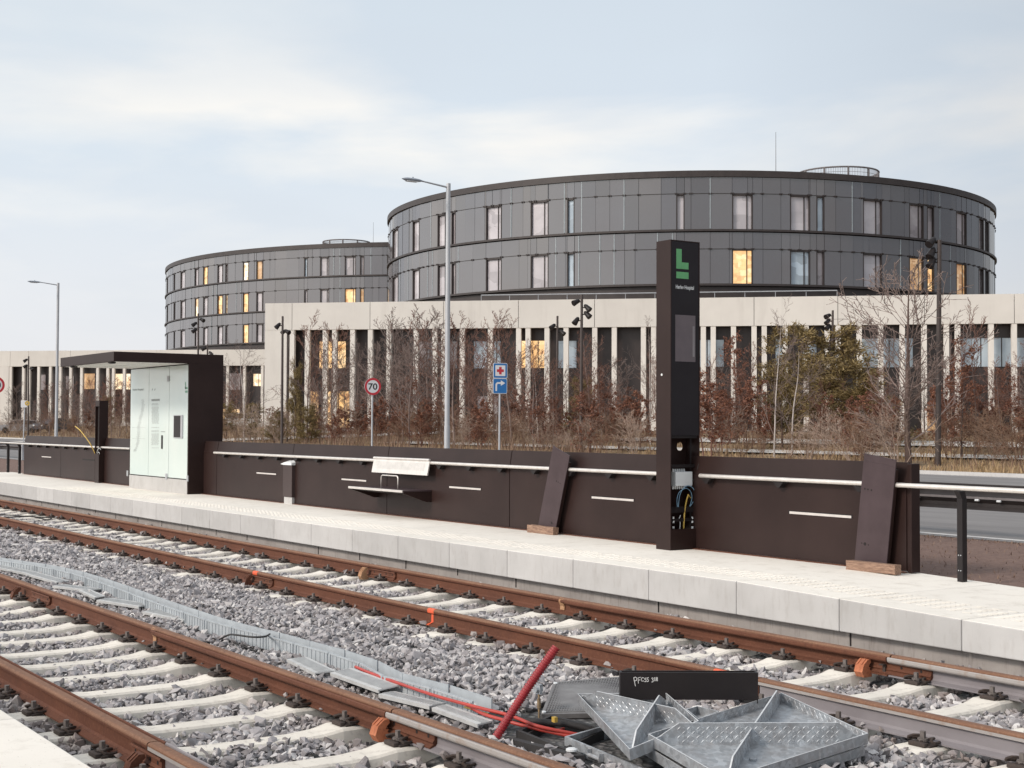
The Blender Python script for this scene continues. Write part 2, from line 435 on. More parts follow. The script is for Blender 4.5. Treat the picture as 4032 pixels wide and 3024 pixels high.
# ------------------------------------------------------------------ sleepers
def make_sleeper(name, mat, clips):
    r = thing(name, 'sleeper', 'sleeper', (0, 0, 0), 'concrete sleepers under the two tracks')
    secs = [(-1.25, -.045, .19, .26), (-1.15, -.02, .20, .28), (-.98, 0, .21, .29), (-.58, 0, .21, .29), (-.46, -.022, .18, .26), (-.3, -.032, .16, .24), (.3, -.032, .16, .24), (.46, -.022, .18, .26), (.58, 0, .21, .29), (.98, 0, .21, .29), (1.15, -.02, .20, .28), (1.25, -.045, .19, .26)]
    b = MB(); vs = []
    for y, z, wt, wb in secs:
        vs += [(-wb / 2, y, z - .2), (-wt / 2 - .012, y, z - .014), (-wt / 2, y, z), (wt / 2, y, z), (wt / 2 + .012, y, z - .014), (wb / 2, y, z - .2)]
    n = 6; fs = []
    for i in range(len(secs) - 1):
        for k in range(n):
            l = (k + 1) % n
            fs.append((i * n + k, i * n + l, (i + 1) * n + l, (i + 1) * n + k)[::-1])
    fs.append(tuple(range(n))[::-1]); fs.append(tuple((len(secs) - 1) * n + k for k in range(n)))
    b.add(vs, [f[::-1] for f in fs])
    b.build('sleeper_body', mat, r)
    return r
CLIPME = None
BOLTME = None
def clip_mesh():
    b = MB()
    b.box((-.075, .064, 0), (.075, .135, .012), .004)
    b.box((-.06, .125, 0), (.06, .165, .026), .006)
    for s in (-1, 1):   # W shaped spring clamp
        pts = [(s * .012, .14, .026), (s * .02, .085, .034), (s * .035, .062, .04), (s * .055, .075, .046), (s * .068, .105, .048), (s * .082, .135, .040), (s * .095, .120, .03), (s * .092, .085, .026), (s * .075, .050, .0245)]
        b.tube(pts, .0085, 7)
    return b
def add_clips(r, rails, far=False):
    global CLIPME, BOLTME
    for y0 in rails:
        for s in (-1, 1):
            if CLIPME is None:
                o = clip_mesh().build('rail_fastening', MAT['clip'], r, smooth=True, autosm=40)
                CLIPME = o.data
            else:
                o = bpy.data.objects.new('rail_fastening', CLIPME); COL.objects.link(o); o.parent = r
            if BOLTME is None:
                q = MB(); q.cyl((0, .105, .026), (0, .105, .042), .031, 14); q.cyl((0, .105, .04), (0, .105, .082), .0175, 6)
                bo = q.build('bolt', MAT['bolt_steel'], o); BOLTME = bo.data
            else:
                bo = bpy.data.objects.new('bolt', BOLTME); COL.objects.link(bo); bo.parent = o
            o.location = (0, y0, 0.0)
            o.rotation_euler = (0, 0, 0 if s > 0 else math.pi)
sl = make_sleeper('sleeper', MAT['sleeper'], True)
add_clips(sl, (-.752, .752))
PITCH = .66
SLEEP = []
xa = hitz(2411, 2535, ZS).x
xn = hitz(338, 2450, ZS).x
for yc, x0, lo, hi, lab in ((YCA, xa, -33, -3.2, 'far'), (YCN, xn, -17, -4.0, 'near')):
    k0 = math.ceil((lo - x0) / PITCH); k1 = math.floor((hi - x0) / PITCH)
    xs = [x0 + k * PITCH + rnd.uniform(-.012, .012) for k in range(k0, k1 + 1)]
    xs.sort(reverse=True)
    for i, x in enumerate(xs):
        SLEEP.append((x, yc))
first = True
cnt = {'far': 0, 'near': 0}
for x, yc in SLEEP:
    o = sl if first else copy_tree(sl); first = False
    o.location = (x, yc, ZS + rnd.uniform(-.004, .002)); o.rotation_euler = (0, 0, rnd.uniform(-.012, .012))
    k = 'far' if yc == YCA else 'near'; cnt[k] += 1
    if k == 'far': o['label'] = 'cream concrete sleeper under the far track, %s counting from its right end' % ordinal(cnt[k])
    else: o['label'] = 'cream concrete sleeper under the near track, %s counting from its right end' % ordinal(cnt[k])

# ------------------------------------------------------------------ loose ballast stones
def ballast():
    m, nt, b = nodes('crushed_granite')
    g = N(nt, 'ShaderNodeNewGeometry')
    c = N(nt, 'ShaderNodeValToRGB')
    st = [(0, (.13, .118, .12)), (.18, (.26, .247, .255)), (.5, (.365, .352, .365)), (.75, (.44, .42, .42)), (.9, (.57, .555, .55)), (1, (.78, .755, .73))]
    while len(c.color_ramp.elements) < len(st): c.color_ramp.elements.new(.5)
    for e, (p, k) in zip(c.color_ramp.elements, st): e.position = p; e.color = rgb(k)
    nt.links.new(g.outputs['Random Per Island'], c.inputs[0])
    col = mixc(nt, ramp(nt, noise(nt, 70, 5, .7), [(.35, 0.0), (.7, .6)]), c.outputs[0], (.36, .33, .33))
    # rust dust from the rails tints the stones beside them
    tco = N(nt, 'ShaderNodeTexCoord'); sx_ = N(nt, 'ShaderNodeSeparateXYZ'); nt.links.new(tco.outputs['Object'], sx_.inputs[0])
    best = None
    for yy in (YA, YB, YC, YD):
        s1 = N(nt, 'ShaderNodeMath', operation='SUBTRACT'); nt.links.new(sx_.outputs[1], s1.inputs[0]); s1.inputs[1].default_value = yy
        s2 = N(nt, 'ShaderNodeMath', operation='ABSOLUTE'); nt.links.new(s1.outputs[0], s2.inputs[0])
        if best is None: best = s2
        else:
            s3 = N(nt, 'ShaderNodeMath', operation='MINIMUM'); nt.links.new(best.outputs[0], s3.inputs[0]); nt.links.new(s2.outputs[0], s3.inputs[1]); best = s3
    dust = mixc(nt, 1.0, ramp(nt, best.outputs[0], [(.08, .75), (.42, 0.0)]), ramp(nt, noise(nt, 3.5, 5, .6), [(.38, .12), (.65, 1.0)]), 'MULTIPLY')
    col = mixc(nt, dust, col, (.215, .155, .125))
    nt.links.new(col, b.inputs['Base Color']); b.inputs['Roughness'].default_value = .85
    bump(nt, b, noise(nt, 160, 4), .35, .003)
    VAR = []
    for k in range(26):
        bm = bmesh.new()
        npnt = rnd.randint(8, 13)
        for i in range(npnt):
            v = Vector((rnd.gauss(0, 1), rnd.gauss(0, 1), rnd.gauss(0, 1))).normalized() * rnd.uniform(.8, 1.15)
            bm.verts.new((v.x, v.y, v.z))
        r_h = bmesh.ops.convex_hull(bm, input=bm.verts[:])
        bmesh.ops.delete(bm, geom=[v for v in bm.verts if not v.link_faces], context='VERTS')
        bmesh.ops.triangulate(bm, faces=bm.faces[:])
        bm.verts.index_update()
        VAR.append((np.array([v.co[:] for v in bm.verts]), np.array([[v.index for v in f.verts] for f in bm.faces]))); bm.free()
    pts = []
    dens = 830
    x0, x1, y0, y1 = -36, -3.0, YN + .03, YE + .12
    n = int((x1 - x0) * (y1 - y0) * dens)
    X = nrng.uniform(x0, x1, n); Y = nrng.uniform(y0, y1, n)
    fw = np.array(FW); r_ = np.array(RT)
    rel = np.stack([X, Y, np.full(n, -.45 - EYE)], 1)
    z = rel @ fw; sx = 2016 + FPX * (rel @ r_) / z; sy = 1512 - FPX * (rel @ np.array(UP)) / z
    keep = (z > 3) & (sx > -260) & (sx < 4290) & (sy < 3250)
    keep &= nrng.random(n) < np.where(z > 18, .62, 1.0)
    sl_x = {YCA: np.array([s[0] for s in SLEEP if s[1] == YCA]), YCN: np.array([s[0] for s in SLEEP if s[1] == YCN])}
    for yc in (YCA, YCN):
        d = np.min(np.abs(X[:, None] - sl_x[yc][None, :]), 1)
        ay = np.abs(Y - yc)
        # sleepers show between the rails and a little outside, the mid part half buried
        onseat = (d < .115) & (ay < 1.02) & (ay > .50)
        onmid = (d < .050) & (ay <= .50)
        edge = (d >= .050) & (d < .095) & (ay <= .52)
        keep &= ~(edge & (nrng.random(n) > .62))
        keep &= ~(onseat & (nrng.random(n) > .015))
        keep &= ~(onmid & (nrng.random(n) > (.20 if yc == YCA else .24)))
        foot = np.abs(ay - .752) < .075
        keep &= ~(foot & ((nrng.random(n) > .10) | (np.abs(ay - .752) < .048)))
        nearclip = (np.abs(ay - .752) < .16) & (d < .13)
        keep &= ~(nearclip & (nrng.random(n) > .12))
    keep &= ~in_poly(X, Y, PITXY)
    X, Y, z = X[keep], Y[keep], z[keep]; n = len(X)
    Zb = np.array([bz(a, c) for a, c in zip(X, Y)])
    S = nrng.lognormal(math.log(.0230), .38, n).clip(.011, .055) * np.where(z > 18, 1.22, 1)
    scl = np.stack([S * nrng.uniform(.95, 1.55, n), S * nrng.uniform(.75, 1.1, n), S * nrng.uniform(.55, .95, n)], 1)
    Zb = Zb + nrng.uniform(-.028, .016, n)
    for yc in (YCA, YCN):
        ay = np.abs(Y - yc)
        foot = np.abs(ay - .752) < .075
        Zb = np.where(foot, ZS + .022, Zb)
        # lifted a little against the rail sides
    q = nrng.normal(size=(n, 4)); q /= np.linalg.norm(q, axis=1)[:, None]
    a, bq, c2, d2 = q.T
    Rm = np.stack([1 - 2 * (c2**2 + d2**2), 2 * (bq * c2 - d2 * a), 2 * (bq * d2 + c2 * a), 2 * (bq * c2 + d2 * a), 1 - 2 * (bq**2 + d2**2), 2 * (c2 * d2 - bq * a), 2 * (bq * d2 - c2 * a), 2 * (c2 * d2 + bq * a), 1 - 2 * (bq**2 + c2**2)], 1).reshape(n, 3, 3)
    vi = nrng.integers(0, len(VAR), n)
    allV, allF, base = [], [], 0
    for k, (V0, F0) in enumerate(VAR):
        ix = np.where(vi == k)[0]; m_ = len(ix)
        V = V0[None] * scl[ix][:, None, :]
        V = np.einsum('nij,nkj->nki', Rm[ix], V) * np.array([1, 1, .85])
        V += np.stack([X[ix], Y[ix], Zb[ix]], 1)[:, None, :]
        allV.append(V.reshape(-1, 3)); allF.append((F0[None] + (np.arange(m_) * len(V0))[:, None, None] + base).reshape(-1, 3)); base += m_ * len(V0)
    V = np.concatenate(allV); F = np.concatenate(allF)
    o = npmesh('ballast_stones', V, F, m)
    tag(o, 'grey crushed granite ballast heaped around the sleepers', 'ballast', None, 'stuff')
    print('stones', n)
def in_poly(X, Y, P):
    ins = np.zeros(len(X), bool); j = len(P) - 1
    for i in range(len(P)):
        xi, yi = P[i]; xj, yj = P[j]
        with np.errstate(divide='ignore', invalid='ignore'):
            c = ((yi > Y) != (yj > Y)) & (X < (xj - xi) * (Y - yi) / (yj - yi + 1e-12) + xi)
        ins ^= c; j = i
    return ins
def W2(sx, sy, z=-.42):
    p = hitz(sx, sy, z); return (p.x, p.y)
PITXY = [W2(1960, 2880), W2(2060, 2812), W2(2300, 2750), W2(2700, 2780), W2(3000, 2990), W2(2750, 3060), W2(2330, 2992), W2(2040, 2922)]
ballast()

# ------------------------------------------------------------------ platforms
KL = 1.235
XJ = hitz(2866, 2291, 0).x
def rampz(x): return -.024 * max(0, x - XJ)
def slab(plat, x0, x1, y0, y1, zt=-.0, th=.30, mats=('deck', 'kerb'), face=-1):
    b = MB(); b.box((x0 + .003, y0, -th), (x1 - .003, y1, 0), .009)
    b.v = [(p[0], p[1], p[2] + (rampz(p[0]) if p[2] > -.05 and plat['category'] == 'platform' and y0 > 5 else 0)) for p in b.v]
    o = b.build('platform_slab', MAT[mats[0]], plat)
    o.data.materials.append(MAT[mats[1]])
    for p in o.data.polygons:
        p.material_index = 0 if p.normal.z > .4 else 1  # top painted lighter than the sides, as the sky lights it
    return o
plat = thing('platform', 'long pale concrete tram platform with the shelter and the dark wall on it', 'platform', (-12, YE, 0))
k = -26
while XJ + k * KL < 1.5:
    slab(plat, XJ + k * KL, XJ + (k + 1) * KL, YE, 10.95); k += 1
MB().box((-44, YE + .10, -.9), (2.6, YE + .5, -.303)).build('foundation', MAT['foundation'], plat)
b = MB()
for i in range(30):      # joint fillers hanging below the slab joints
    x = XJ + (i - 26) * KL + .03
    if i % 2 or rnd.random() < .6: b.box((x, YE + .094, -.38 - rnd.uniform(0, .05)), (x + .014, YE + .103, -.302))
b.build('joint_filler', MAT['cavity'], plat)
b = MB()
x = -31
while x < -3:            # raised tactile bars
    for j in range(7):
        if rnd.random() < .93:
            y = YE + .32 + j * .062
            b.box((x, y, rampz(x)), (x + .085, y + .016, rampz(x) + .0022))
    x += .15
b.build('tactile_strip', MAT['deck'], plat)
npl = thing('platform', 'corner of a pale platform at the lower left photo edge', 'platform', (-9, YN, 0))
xs = hitz(75, 2826, 0).x
slab(npl, xs - 6, xs, -3, YN); slab(npl, xs, xs + 6, -3, YN)
MB().box((xs - 6, -3, -.9), (xs + 6, YN - .1, -.302)).build('foundation', MAT['foundation'], npl)
# ------------------------------------------------------------------ cable trough, covers, pipe
GZ = -.43
path = [hitz(sx, sy, GZ) for sx, sy in ((-330, 2190), (0, 2242), (172, 2268), (300, 2300), (440, 2350), (600, 2415), (740, 2465), (850, 2505), (1030, 2552), (1159, 2590), (1387, 2655), (1537, 2742), (1700, 2778), (1793, 2806), (1920, 2860))]
def resample(pts, step):
    out = [pts[0]]; acc = 0
    for a, b in zip(pts, pts[1:]):
        d = (b - a).length; n = max(1, int(d / .05))
        for i in range(1, n + 1):
            p = a.lerp(b, i / n); 
            if (p - out[-1]).length >= step: out.append(p)
    return out
tp = resample(path, .52)
tr = thing('cable_trough', 'light grey ribbed plastic cable trough winding between the two tracks', 'cable trough', tp[len(tp) // 2][:])
TW, THH = .135, .115
for i, (a, b2) in enumerate(zip(tp, tp[1:])):
    u = (b2 - a).normalized(); L = (b2 - a).length; w = Vector((-u.y, u.x, 0)).normalized()
    if w.y < 0: w = -w
    z = Vector((0, 0, 1)); a = a + u * .004; L -= .008
    m = MB()
    m.obox(a, u * L, w * .008, z * THH)                               # near wall
    m.obox(a + w * TW, u * L, w * .008, z * (THH + .004))             # rear wall
    m.obox(a + w * .008, u * L, w * (TW - .008), z * .006)
    m.obox(a - w * .006 + z * (THH - .012), u * L, w * .006, z * .012)  # lip
    n = 8
    for k in range(1, n):
        m.obox(a + u * (L * k / n) - w * .005, u * .006, w * .005, z * (THH - .012))
    for e in (.012, L - .034):
        m.obox(a + u * e - w * .009, u * .022, w * .009, z * (THH - .004))
    m.build('trough_section', MAT['plastic_grey'], tr)
def lid_label(i):
    return ['pale plastic trough lid at the left photo edge beside the trough', 'first of three pale lids lying below the trough bend on the left', 'pale lid lying flat on the ballast near the left rail joint', 'small end of a pale lid half buried in ballast', 'pale lid tilted against the left half of the trough', 'pale lid partly covered by stones, right of the tilted one', 'dusty lid end beside the black cable loop', 'lid lying askew left of the clean slotted one', 'clean slotted grey lid leaning on the trough', 'lid buried in stones right of the clean slotted one', 'last pale lid beside the trough end near the red pipe'][i]
def lid(i, p, q, w=.15, tilt=.0, slots=True, mat='lid_grey', lift=.034):
    A = hitz(p[0], p[1], GZ + lift); B = hitz(q[0], q[1], GZ + lift)
    u = (B - A).normalized(); L = (B - A).length; s = Vector((-u.y, u.x, 0)).normalized()
    if s.y < 0: s = -s
    s = (s * math.cos(tilt) + Vector((0, 0, 1)) * math.sin(tilt)).normalized(); n = u.cross(s).normalized()
    if n.z < 0: n = -n
    r = thing('trough_lid', lid_label(i), 'trough lid', A[:], 'plastic lids lying beside the cable trough')
    m = MB(); m.obox(A, u * L, s * w, n * .010); m.obox(A - n * .014, u * L, s * .008, n * .014); m.obox(A + s * (w - .008) - n * .014, u * L, s * .008, n * .014)
    m.build('lid_plate', MAT[mat], r)
    k = MB(); c = int(L / .024)
    for j in range(c):
        k.obox(A + u * (.012 + j * (L - .024) / max(1, c - 1) - .004) + s * .028 + n * .010, u * .008, s * (w - .056), n * .004)
    k.build('lid_rib', MAT[mat], r)
for i, (p, q, w, t) in enumerate([((-60, 2228), (110, 2262), .14, .06), ((100, 2262), (222, 2296), .15, .05), ((206, 2310), (352, 2328), .16, .03), ((310, 2328), (372, 2356), .11, .1), ((380, 2366), (545, 2392), .16, .06), ((560, 2412), (720, 2446), .17, .07), ((760, 2446), (880, 2492), .16, .02), ((1130, 2600), (1240, 2655), .16, .03), ((1300, 2654), (1490, 2722), .165, .12), ((1490, 2738), (1690, 2786), .13, .03), ((1700, 2792), (1880, 2858), .11, .1)]):
    lid(i, p, q, w, t, lift=.06 if i == 8 else .036)

def cable(name, label, pts, r, mat, cat='cable', group=None, n=8):
    # smooth the path
    P = [Vector(p) for p in pts]
    out = []
    for i in range(len(P) - 1):
        p0, p1, p2, p3 = P[max(i - 1, 0)], P[i], P[i + 1], P[min(i + 2, len(P) - 1)]
        for k in range(6):
            t = k / 6
            out.append(.5 * ((2 * p1) + (p2 - p0) * t + (2 * p0 - 5 * p1 + 4 * p2 - p3) * t * t + (3 * p1 - p0 - 3 * p2 + p3) * t ** 3))
    out.append(P[-1])
    o = MB().tube(out, r, n).build(name, MAT[mat], None, smooth=True)
    return tag(o, label, cat, group)
H = lambda sx, sy, z=-.36: hitz(sx, sy, z)
cable('red_cable', 'upper of the two red cables leaving the trough towards the pit', [H(1400, 2626, -.34), H(1480, 2658, -.335), H(1700, 2735, -.33), H(1880, 2785, -.33), H(2010, 2818, -.34), H(2120, 2860, -.37), H(2290, 2895, -.42)], .011, 'red_cable', group='cables running from the trough into the pit')
cable('red_cable', 'lower red cable beside the red pipe foot', [H(1840, 2778, -.355), H(1905, 2812, -.36), H(1985, 2836, -.36), H(2080, 2862, -.38), H(2270, 2905, -.43)], .011, 'red_cable', group='cables running from the trough into the pit')
cable('red_cable', 'thin red cable with a kink inside the pit below the black hose', [H(2040, 2850, -.39), H(2150, 2880, -.41), H(2240, 2868, -.42), H(2330, 2890, -.46)], .009, 'red_cable', group='cables running from the trough into the pit')
cable('yellow_cable', 'thin yellow cable lying next to the red ones at the trough end', [H(1830, 2784, -.36), H(1900, 2805, -.365), H(1990, 2830, -.37)], .005, 'yellow', group='cables running from the trough into the pit')
cable('black_hose', 'thick black hose lying across the pit with a yellow tag', [H(1930, 2816, -.37), H(2030, 2834, -.36), H(2120, 2842, -.36), H(2240, 2852, -.37), H(2330, 2875, -.40), H(2420, 2925, -.47)], .020, 'black_rubber', 'hose')
cable('black_cable', 'black cable bent across the grey trough', [H(860, 2520, -.42), H(900, 2500, -.36), H(930, 2500, -.30), H(990, 2508, -.28), H(1040, 2507, -.29), H(1062, 2497, -.33)], .008, 'black_rubber', group='black cables lying on the ballast')
cable('black_cable', 'black cable curving off the trough onto the ballast', [H(780, 2478, -.44), H(860, 2505, -.43), H(960, 2545, -.43), H(1010, 2565, -.44)], .007, 'black_rubber', group='black cables lying on the ballast')
cable('black_cable', 'black cable loop lying across the far track at the left photo edge', [H(-40, 2022, -.4), H(60, 2030, -.4), H(130, 2034, -.38), H(200, 2040, -.4), H(185, 2046, -.42), H(120, 2034, -.4), H(40, 2036, -.42), H(-40, 2046, -.42)], .011, 'black_rubber', group='black cables lying on the ballast')

# red corrugated pipe
def pipe():
    a = hitz(1952, 2905, -.42); c = a + (atd(2186, 2556, a.dot(fh) + .1) - a)
    u = (c - a); L = u.length; n = int(L / .0165); pts = []; rs = []
    for i in range(n + 1):
        p = a + u * (i / n) + Vector((0, 0, .012)) * math.sin(math.pi * i / n); pts += [p, p + u.normalized() * .0045, p + u.normalized() * .006, p + u.normalized() * .0125]
        rs += [.0225, .0225, .027, .027]
    pts2 = []; rs2 = []
    for i, p in enumerate(pts): pts2.append(p); rs2.append(rs[i])
    r = thing('corrugated_pipe', 'bright red corrugated pipe sticking up out of the pit', 'pipe', a[:])
    MB().tube(pts2, rs2, 16, cap=False).build('pipe_wall', MAT['red_pipe'], r)
    MB().tube([pts2[-1] - u.normalized() * .02, pts2[-1] - u.normalized() * .0199], [.0232, .0232], 16).build('pipe_bore', MAT['cavity'], r)
pipe()

# galvanised steel
def galv():
    m, nt, b = nodes('galvanised_steel')
    tc = N(nt, 'ShaderNodeTexCoord'); v = N(nt, 'ShaderNodeTexVoronoi'); v.inputs['Scale'].default_value = 38
    nt.links.new(tc.outputs['Object'], v.inputs['Vector'])
    sp = N(nt, 'ShaderNodeSeparateColor'); nt.links.new(v.outputs['Color'], sp.inputs[0])
    c = mixc(nt, ramp(nt, sp.outputs[0], [(0, 0.0), (1, 1.0)]), (.36, .385, .41), (.56, .59, .62))
    c = mixc(nt, ramp(nt, noise(nt, 9, 6, .7), [(.42, 0.0), (.7, .75)]), c, (.30, .28, .275))
    c = mixc(nt, ramp(nt, noise(nt, 26, 5, .6, (1, 1, .2)), [(.6, 0.0), (.75, .45)]), c, (.62, .60, .58))
    nt.links.new(c, b.inputs['Base Color']); b.inputs['Metallic'].default_value = .55
    nt.links.new(ramp(nt, noise(nt, 13, 5), [(.3, .36), (.7, .58)]), b.inputs['Roughness'])
    bump(nt, b, noise(nt, 45, 4), .12, .003)
    return m
MAT['galv'] = galv()
MAT['edge_highlight'] = M('zinc_edge_highlight', (.74, .75, .76), (.60, .61, .62), rough=.4, metal=.3, scale=25)  # paler zinc standing for light caught on the cover edges
MAT['galv_dark'] = M('dull_steel_plate', (.17, .16, .16), (.27, .26, .255), rough=.5, metal=.4, scale=6)
MAT['mud'] = M('dried_mud', (.20, .14, .11), (.15, .10, .08), rough=.95, scale=30)

def tray(label, crn, depth, ribs=True, rib_h=.10, studs=True, wall=.006, tread=True, up=None):
    """inverted cover: plate, four rim walls, crossed ribs. crn: rim corners L,T,R,B as world points"""
    L, T, R, B = [Vector(p) for p in crn]
    n = (R - L).cross(T - B).normalized()
    if n.z < 0: n = -n
    r = thing('access_cover', label, 'access cover', ((L + R) / 2 - n * depth)[:], 'galvanised covers stacked beside the pit')
    dn = -n * depth
    c = (L + T + R + B) / 4
    MB().add([L + dn, B + dn, R + dn, T + dn, L + dn * 1.07, B + dn * 1.07, R + dn * 1.07, T + dn * 1.07], [(0, 1, 2, 3), (7, 6, 5, 4), (0, 4, 5, 1), (1, 5, 6, 2), (2, 6, 7, 3), (3, 7, 4, 0)]).build('cover_plate', MAT['galv'], r)
    P = [L, T, R, B]
    for i in range(4):
        a, b2 = P[i], P[(i + 1) % 4]
        ia = a + (c - a).normalized() * .009; ib = b2 + (c - b2).normalized() * .009
        m = MB(); m.add([a, b2, ib, ia, a + dn * .995, b2 + dn * .995, ib + dn * .995, ia + dn * .995], [(0, 1, 2, 3), (4, 7, 6, 5), (0, 4, 5, 1), (2, 6, 7, 3), (1, 5, 6, 2), (0, 3, 7, 4)])
        if tread: treads(m, ia, ib, dn, c - (ia + ib) / 2, .5)
        m.build('rim', MAT['galv'], r)
        e = MB(); e.add([a + n * .0006, b2 + n * .0006, ib + n * .0006, ia + n * .0006], [(0, 1, 2, 3)]); e.build('cut_edge_highlight', MAT['edge_highlight'], r)  # highlight on the rim top painted as a pale strip
    if ribs:
        for a, b2 in ((L, R), (T, B)):
            d = (b2 - a); ln = d.length; u = d / ln; s = n.cross(u).normalized()
            a0 = a + u * .045; b0 = b2 - u * .045; h = n * (rib_h - depth)
            q = MB(); e1 = a0 + u * .12 + h; e2 = b0 - u * .12 + h
            pr = [a0 + dn, b0 + dn, b0 + dn * .45, e2, e1, a0 + dn * .45]
            A_ = [p - s * .004 for p in pr]; B_ = [p + s * .004 for p in pr]; k = len(pr)
            q.add(A_ + B_, [tuple(range(k - 1, -1, -1)), tuple(range(k, 2 * k))] + [(i, (i + 1) % k, k + (i + 1) % k, k + i) for i in range(k)])
            for sd in (-1, 1):
                treads(q, a0 + u * .1 + s * .004 * sd, b0 - u * .1 + s * .004 * sd, dn, s * sd, .99, top=h)
            q.build('rib', MAT['galv'], r)
            e = MB(); k2 = [b0 + dn * .45, e2, e1, a0 + dn * .45]
            for g0, g1 in zip(k2, k2[1:]): e.add([g0 - s * .0042 + n * .0008, g1 - s * .0042 + n * .0008, g1 + s * .0042 + n * .0008, g0 + s * .0042 + n * .0008], [(0, 1, 2, 3)])
            e.build('cut_edge_highlight', MAT['edge_highlight'], r)  # same painted highlight along the rib top
    if studs:
        for t, v2 in ((.28, .30), (.70, .28), (.33, .74), (.72, .70)):
            p = L.lerp(T, t).lerp(B.lerp(R, t), v2) + dn
            MB().tube([p, p + n * .016, p + n * .02], [.021, .021, .015], 14).build('stud', MAT['galv'], r)
    return r
def treads(m, a, b2, dn, out, frac, top=Vector((0, 0, 0))):
    """raised tread marks of chequer plate on a wall"""
    out = out.normalized(); u = (b2 - a); L = u.length; u = u / L
    up = -dn.normalized(); out = (out - u * out.dot(u) - up * out.dot(up)).normalized()
    H0 = dn.length; H1 = H0 + top.dot(up)
    step = .034; k = 0; x = .02
    while x < L - .02:
        y = .016
        j = 0
        while y < H1 - .012:
            sg = 1 if (k + j) % 2 else -1
            p = a + u * x + dn + up * y
            e = (u + up * sg).normalized() * .0155; w = (u - up * sg).normalized() * .0042
            m.add([p - e, p + w, p + e, p - w, p + out * .0028], [(0, 1, 4), (1, 2, 4), (2, 3, 4), (3, 0, 4)])
            y += .024; j += 1
        x += step / 2 if False else .026; k += 1
V3 = lambda sx, sy, z: hitz(sx, sy, z)
S2 = lambda x, y: (2100 + x / 1.6265, 2580 + y / 1.6265)      # coordinates read off an enlarged view
def at2(x, y, z): return hitz(*S2(x, y), z)
tray('big galvanised cover lying open side up with crossed chequer ribs', [at2(735, 505, -.255), at2(1590, 240, -.19), at2(2145, 500, -.255), at2(1230, 790, -.35)], .055, rib_h=.115)
tray('galvanised cover lying beneath the big one, mostly hidden', [at2(720, 580, -.325), at2(1570, 330, -.27), at2(2122, 580, -.33), at2(1200, 880, -.42)], .05, ribs=False, studs=False, tread=False)
tray('galvanised cover propped up at a tilt beside the black beam', [at2(282, 246, -.20), at2(850, 240, -.16), at2(1060, 420, -.22), at2(615, 602, -.30)], .058, rib_h=.10, studs=False)
# pit frame of galvanised angle round the opening
def pit():
    r = thing('pit_frame', 'galvanised frame of the open cable pit with a roller handle on its side', 'pit frame', at2(600, 640, -.45)[:])
    P = [at2(200, 520, -.36), at2(700, 380, -.36), at2(1150, 560, -.40), at2(780, 760, -.40)]
    c = sum(P, Vector()) / 4; dn = Vector((0, 0, -.085))
    for i in range(4):
        a, b2 = P[i], P[(i + 1) % 4]; ia = a + (c - a).normalized() * .02; ib = b2 + (c - b2).normalized() * .02
        MB().add([a, b2, ib, ia, a + dn, b2 + dn, ib + dn, ia + dn], [(0, 1, 2, 3), (4, 7, 6, 5), (0, 4, 5, 1), (2, 6, 7, 3), (1, 5, 6, 2), (0, 3, 7, 4)]).build('frame_side', MAT['galv'], r)
    a, b2 = P[0], P[3]; u = (b2 - a).normalized(); o = Vector((u.y, -u.x, 0)).normalized()
    if o.y > 0: o = -o
    p = a + u * .26 + o * .002 + Vector((0, 0, -.05))
    hd = MB()
    for q in (p, p + u * .11): hd.obox(q, u * .006, o * .03, Vector((0, 0, .045))); 
    hd.tube([p + o * .02 + Vector((0, 0, .015)), p + u * .11 + o * .02 + Vector((0, 0, .015))], .012, 10)
    hd.build('roller_handle', MAT['galv'], r)
    q = [p + dn * 3 for p in P]
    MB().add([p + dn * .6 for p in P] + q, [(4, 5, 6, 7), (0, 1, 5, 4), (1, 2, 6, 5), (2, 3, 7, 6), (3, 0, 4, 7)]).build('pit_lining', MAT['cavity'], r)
pit()
def pit_black():
    r = thing('pit_frame', 'black plastic frame of the cable pit beside the red pipe', 'pit frame', at2(20, 560, -.45)[:])
    P = [at2(-110, 480, -.385), at2(110, 380, -.36), at2(470, 470, -.38), at2(200, 600, -.40)]
    c = sum(P, Vector()) / 4
    for off, w, zz in ((0, .03, .0), (.055, .018, -.02)):
        Q = [p + (c - p).normalized() * off + Vector((0, 0, zz)) for p in P]
        for i in range(4):
            a, b2 = Q[i], Q[(i + 1) % 4]; ia = a + (c - a).normalized() * w; ib = b2 + (c - b2).normalized() * w; dn = Vector((0, 0, -.1))
            MB().add([a, b2, ib, ia, a + dn, b2 + dn, ib + dn, ia + dn], [(0, 1, 2, 3), (4, 7, 6, 5), (0, 4, 5, 1), (2, 6, 7, 3), (1, 5, 6, 2), (0, 3, 7, 4)]).build('frame_side', MAT['black_rubber'], r)
    dn = Vector((0, 0, -.12)); Q = [p + (c - p).normalized() * .02 for p in P]
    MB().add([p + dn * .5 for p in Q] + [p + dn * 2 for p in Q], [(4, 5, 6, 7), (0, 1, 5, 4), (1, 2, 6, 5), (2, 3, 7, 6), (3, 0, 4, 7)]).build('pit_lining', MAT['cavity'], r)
    q = [at2(-110, 530, -.40), at2(330, 640, -.405)]
    MB().obox(q[0], q[1] - q[0], Vector((-.02, -.05, 0)), Vector((0, 0, -.08))).build('kerb_strip', MAT['black_rubber'], r)
    p = at2(245, 600, -.385)
    MB().tube([p + Vector((0, 0, -.01)), p, p + Vector((0, 0, .006))], [.032, .032, .02], 18).build('cap_disc', MAT['white_plastic'], r)
pit_black()
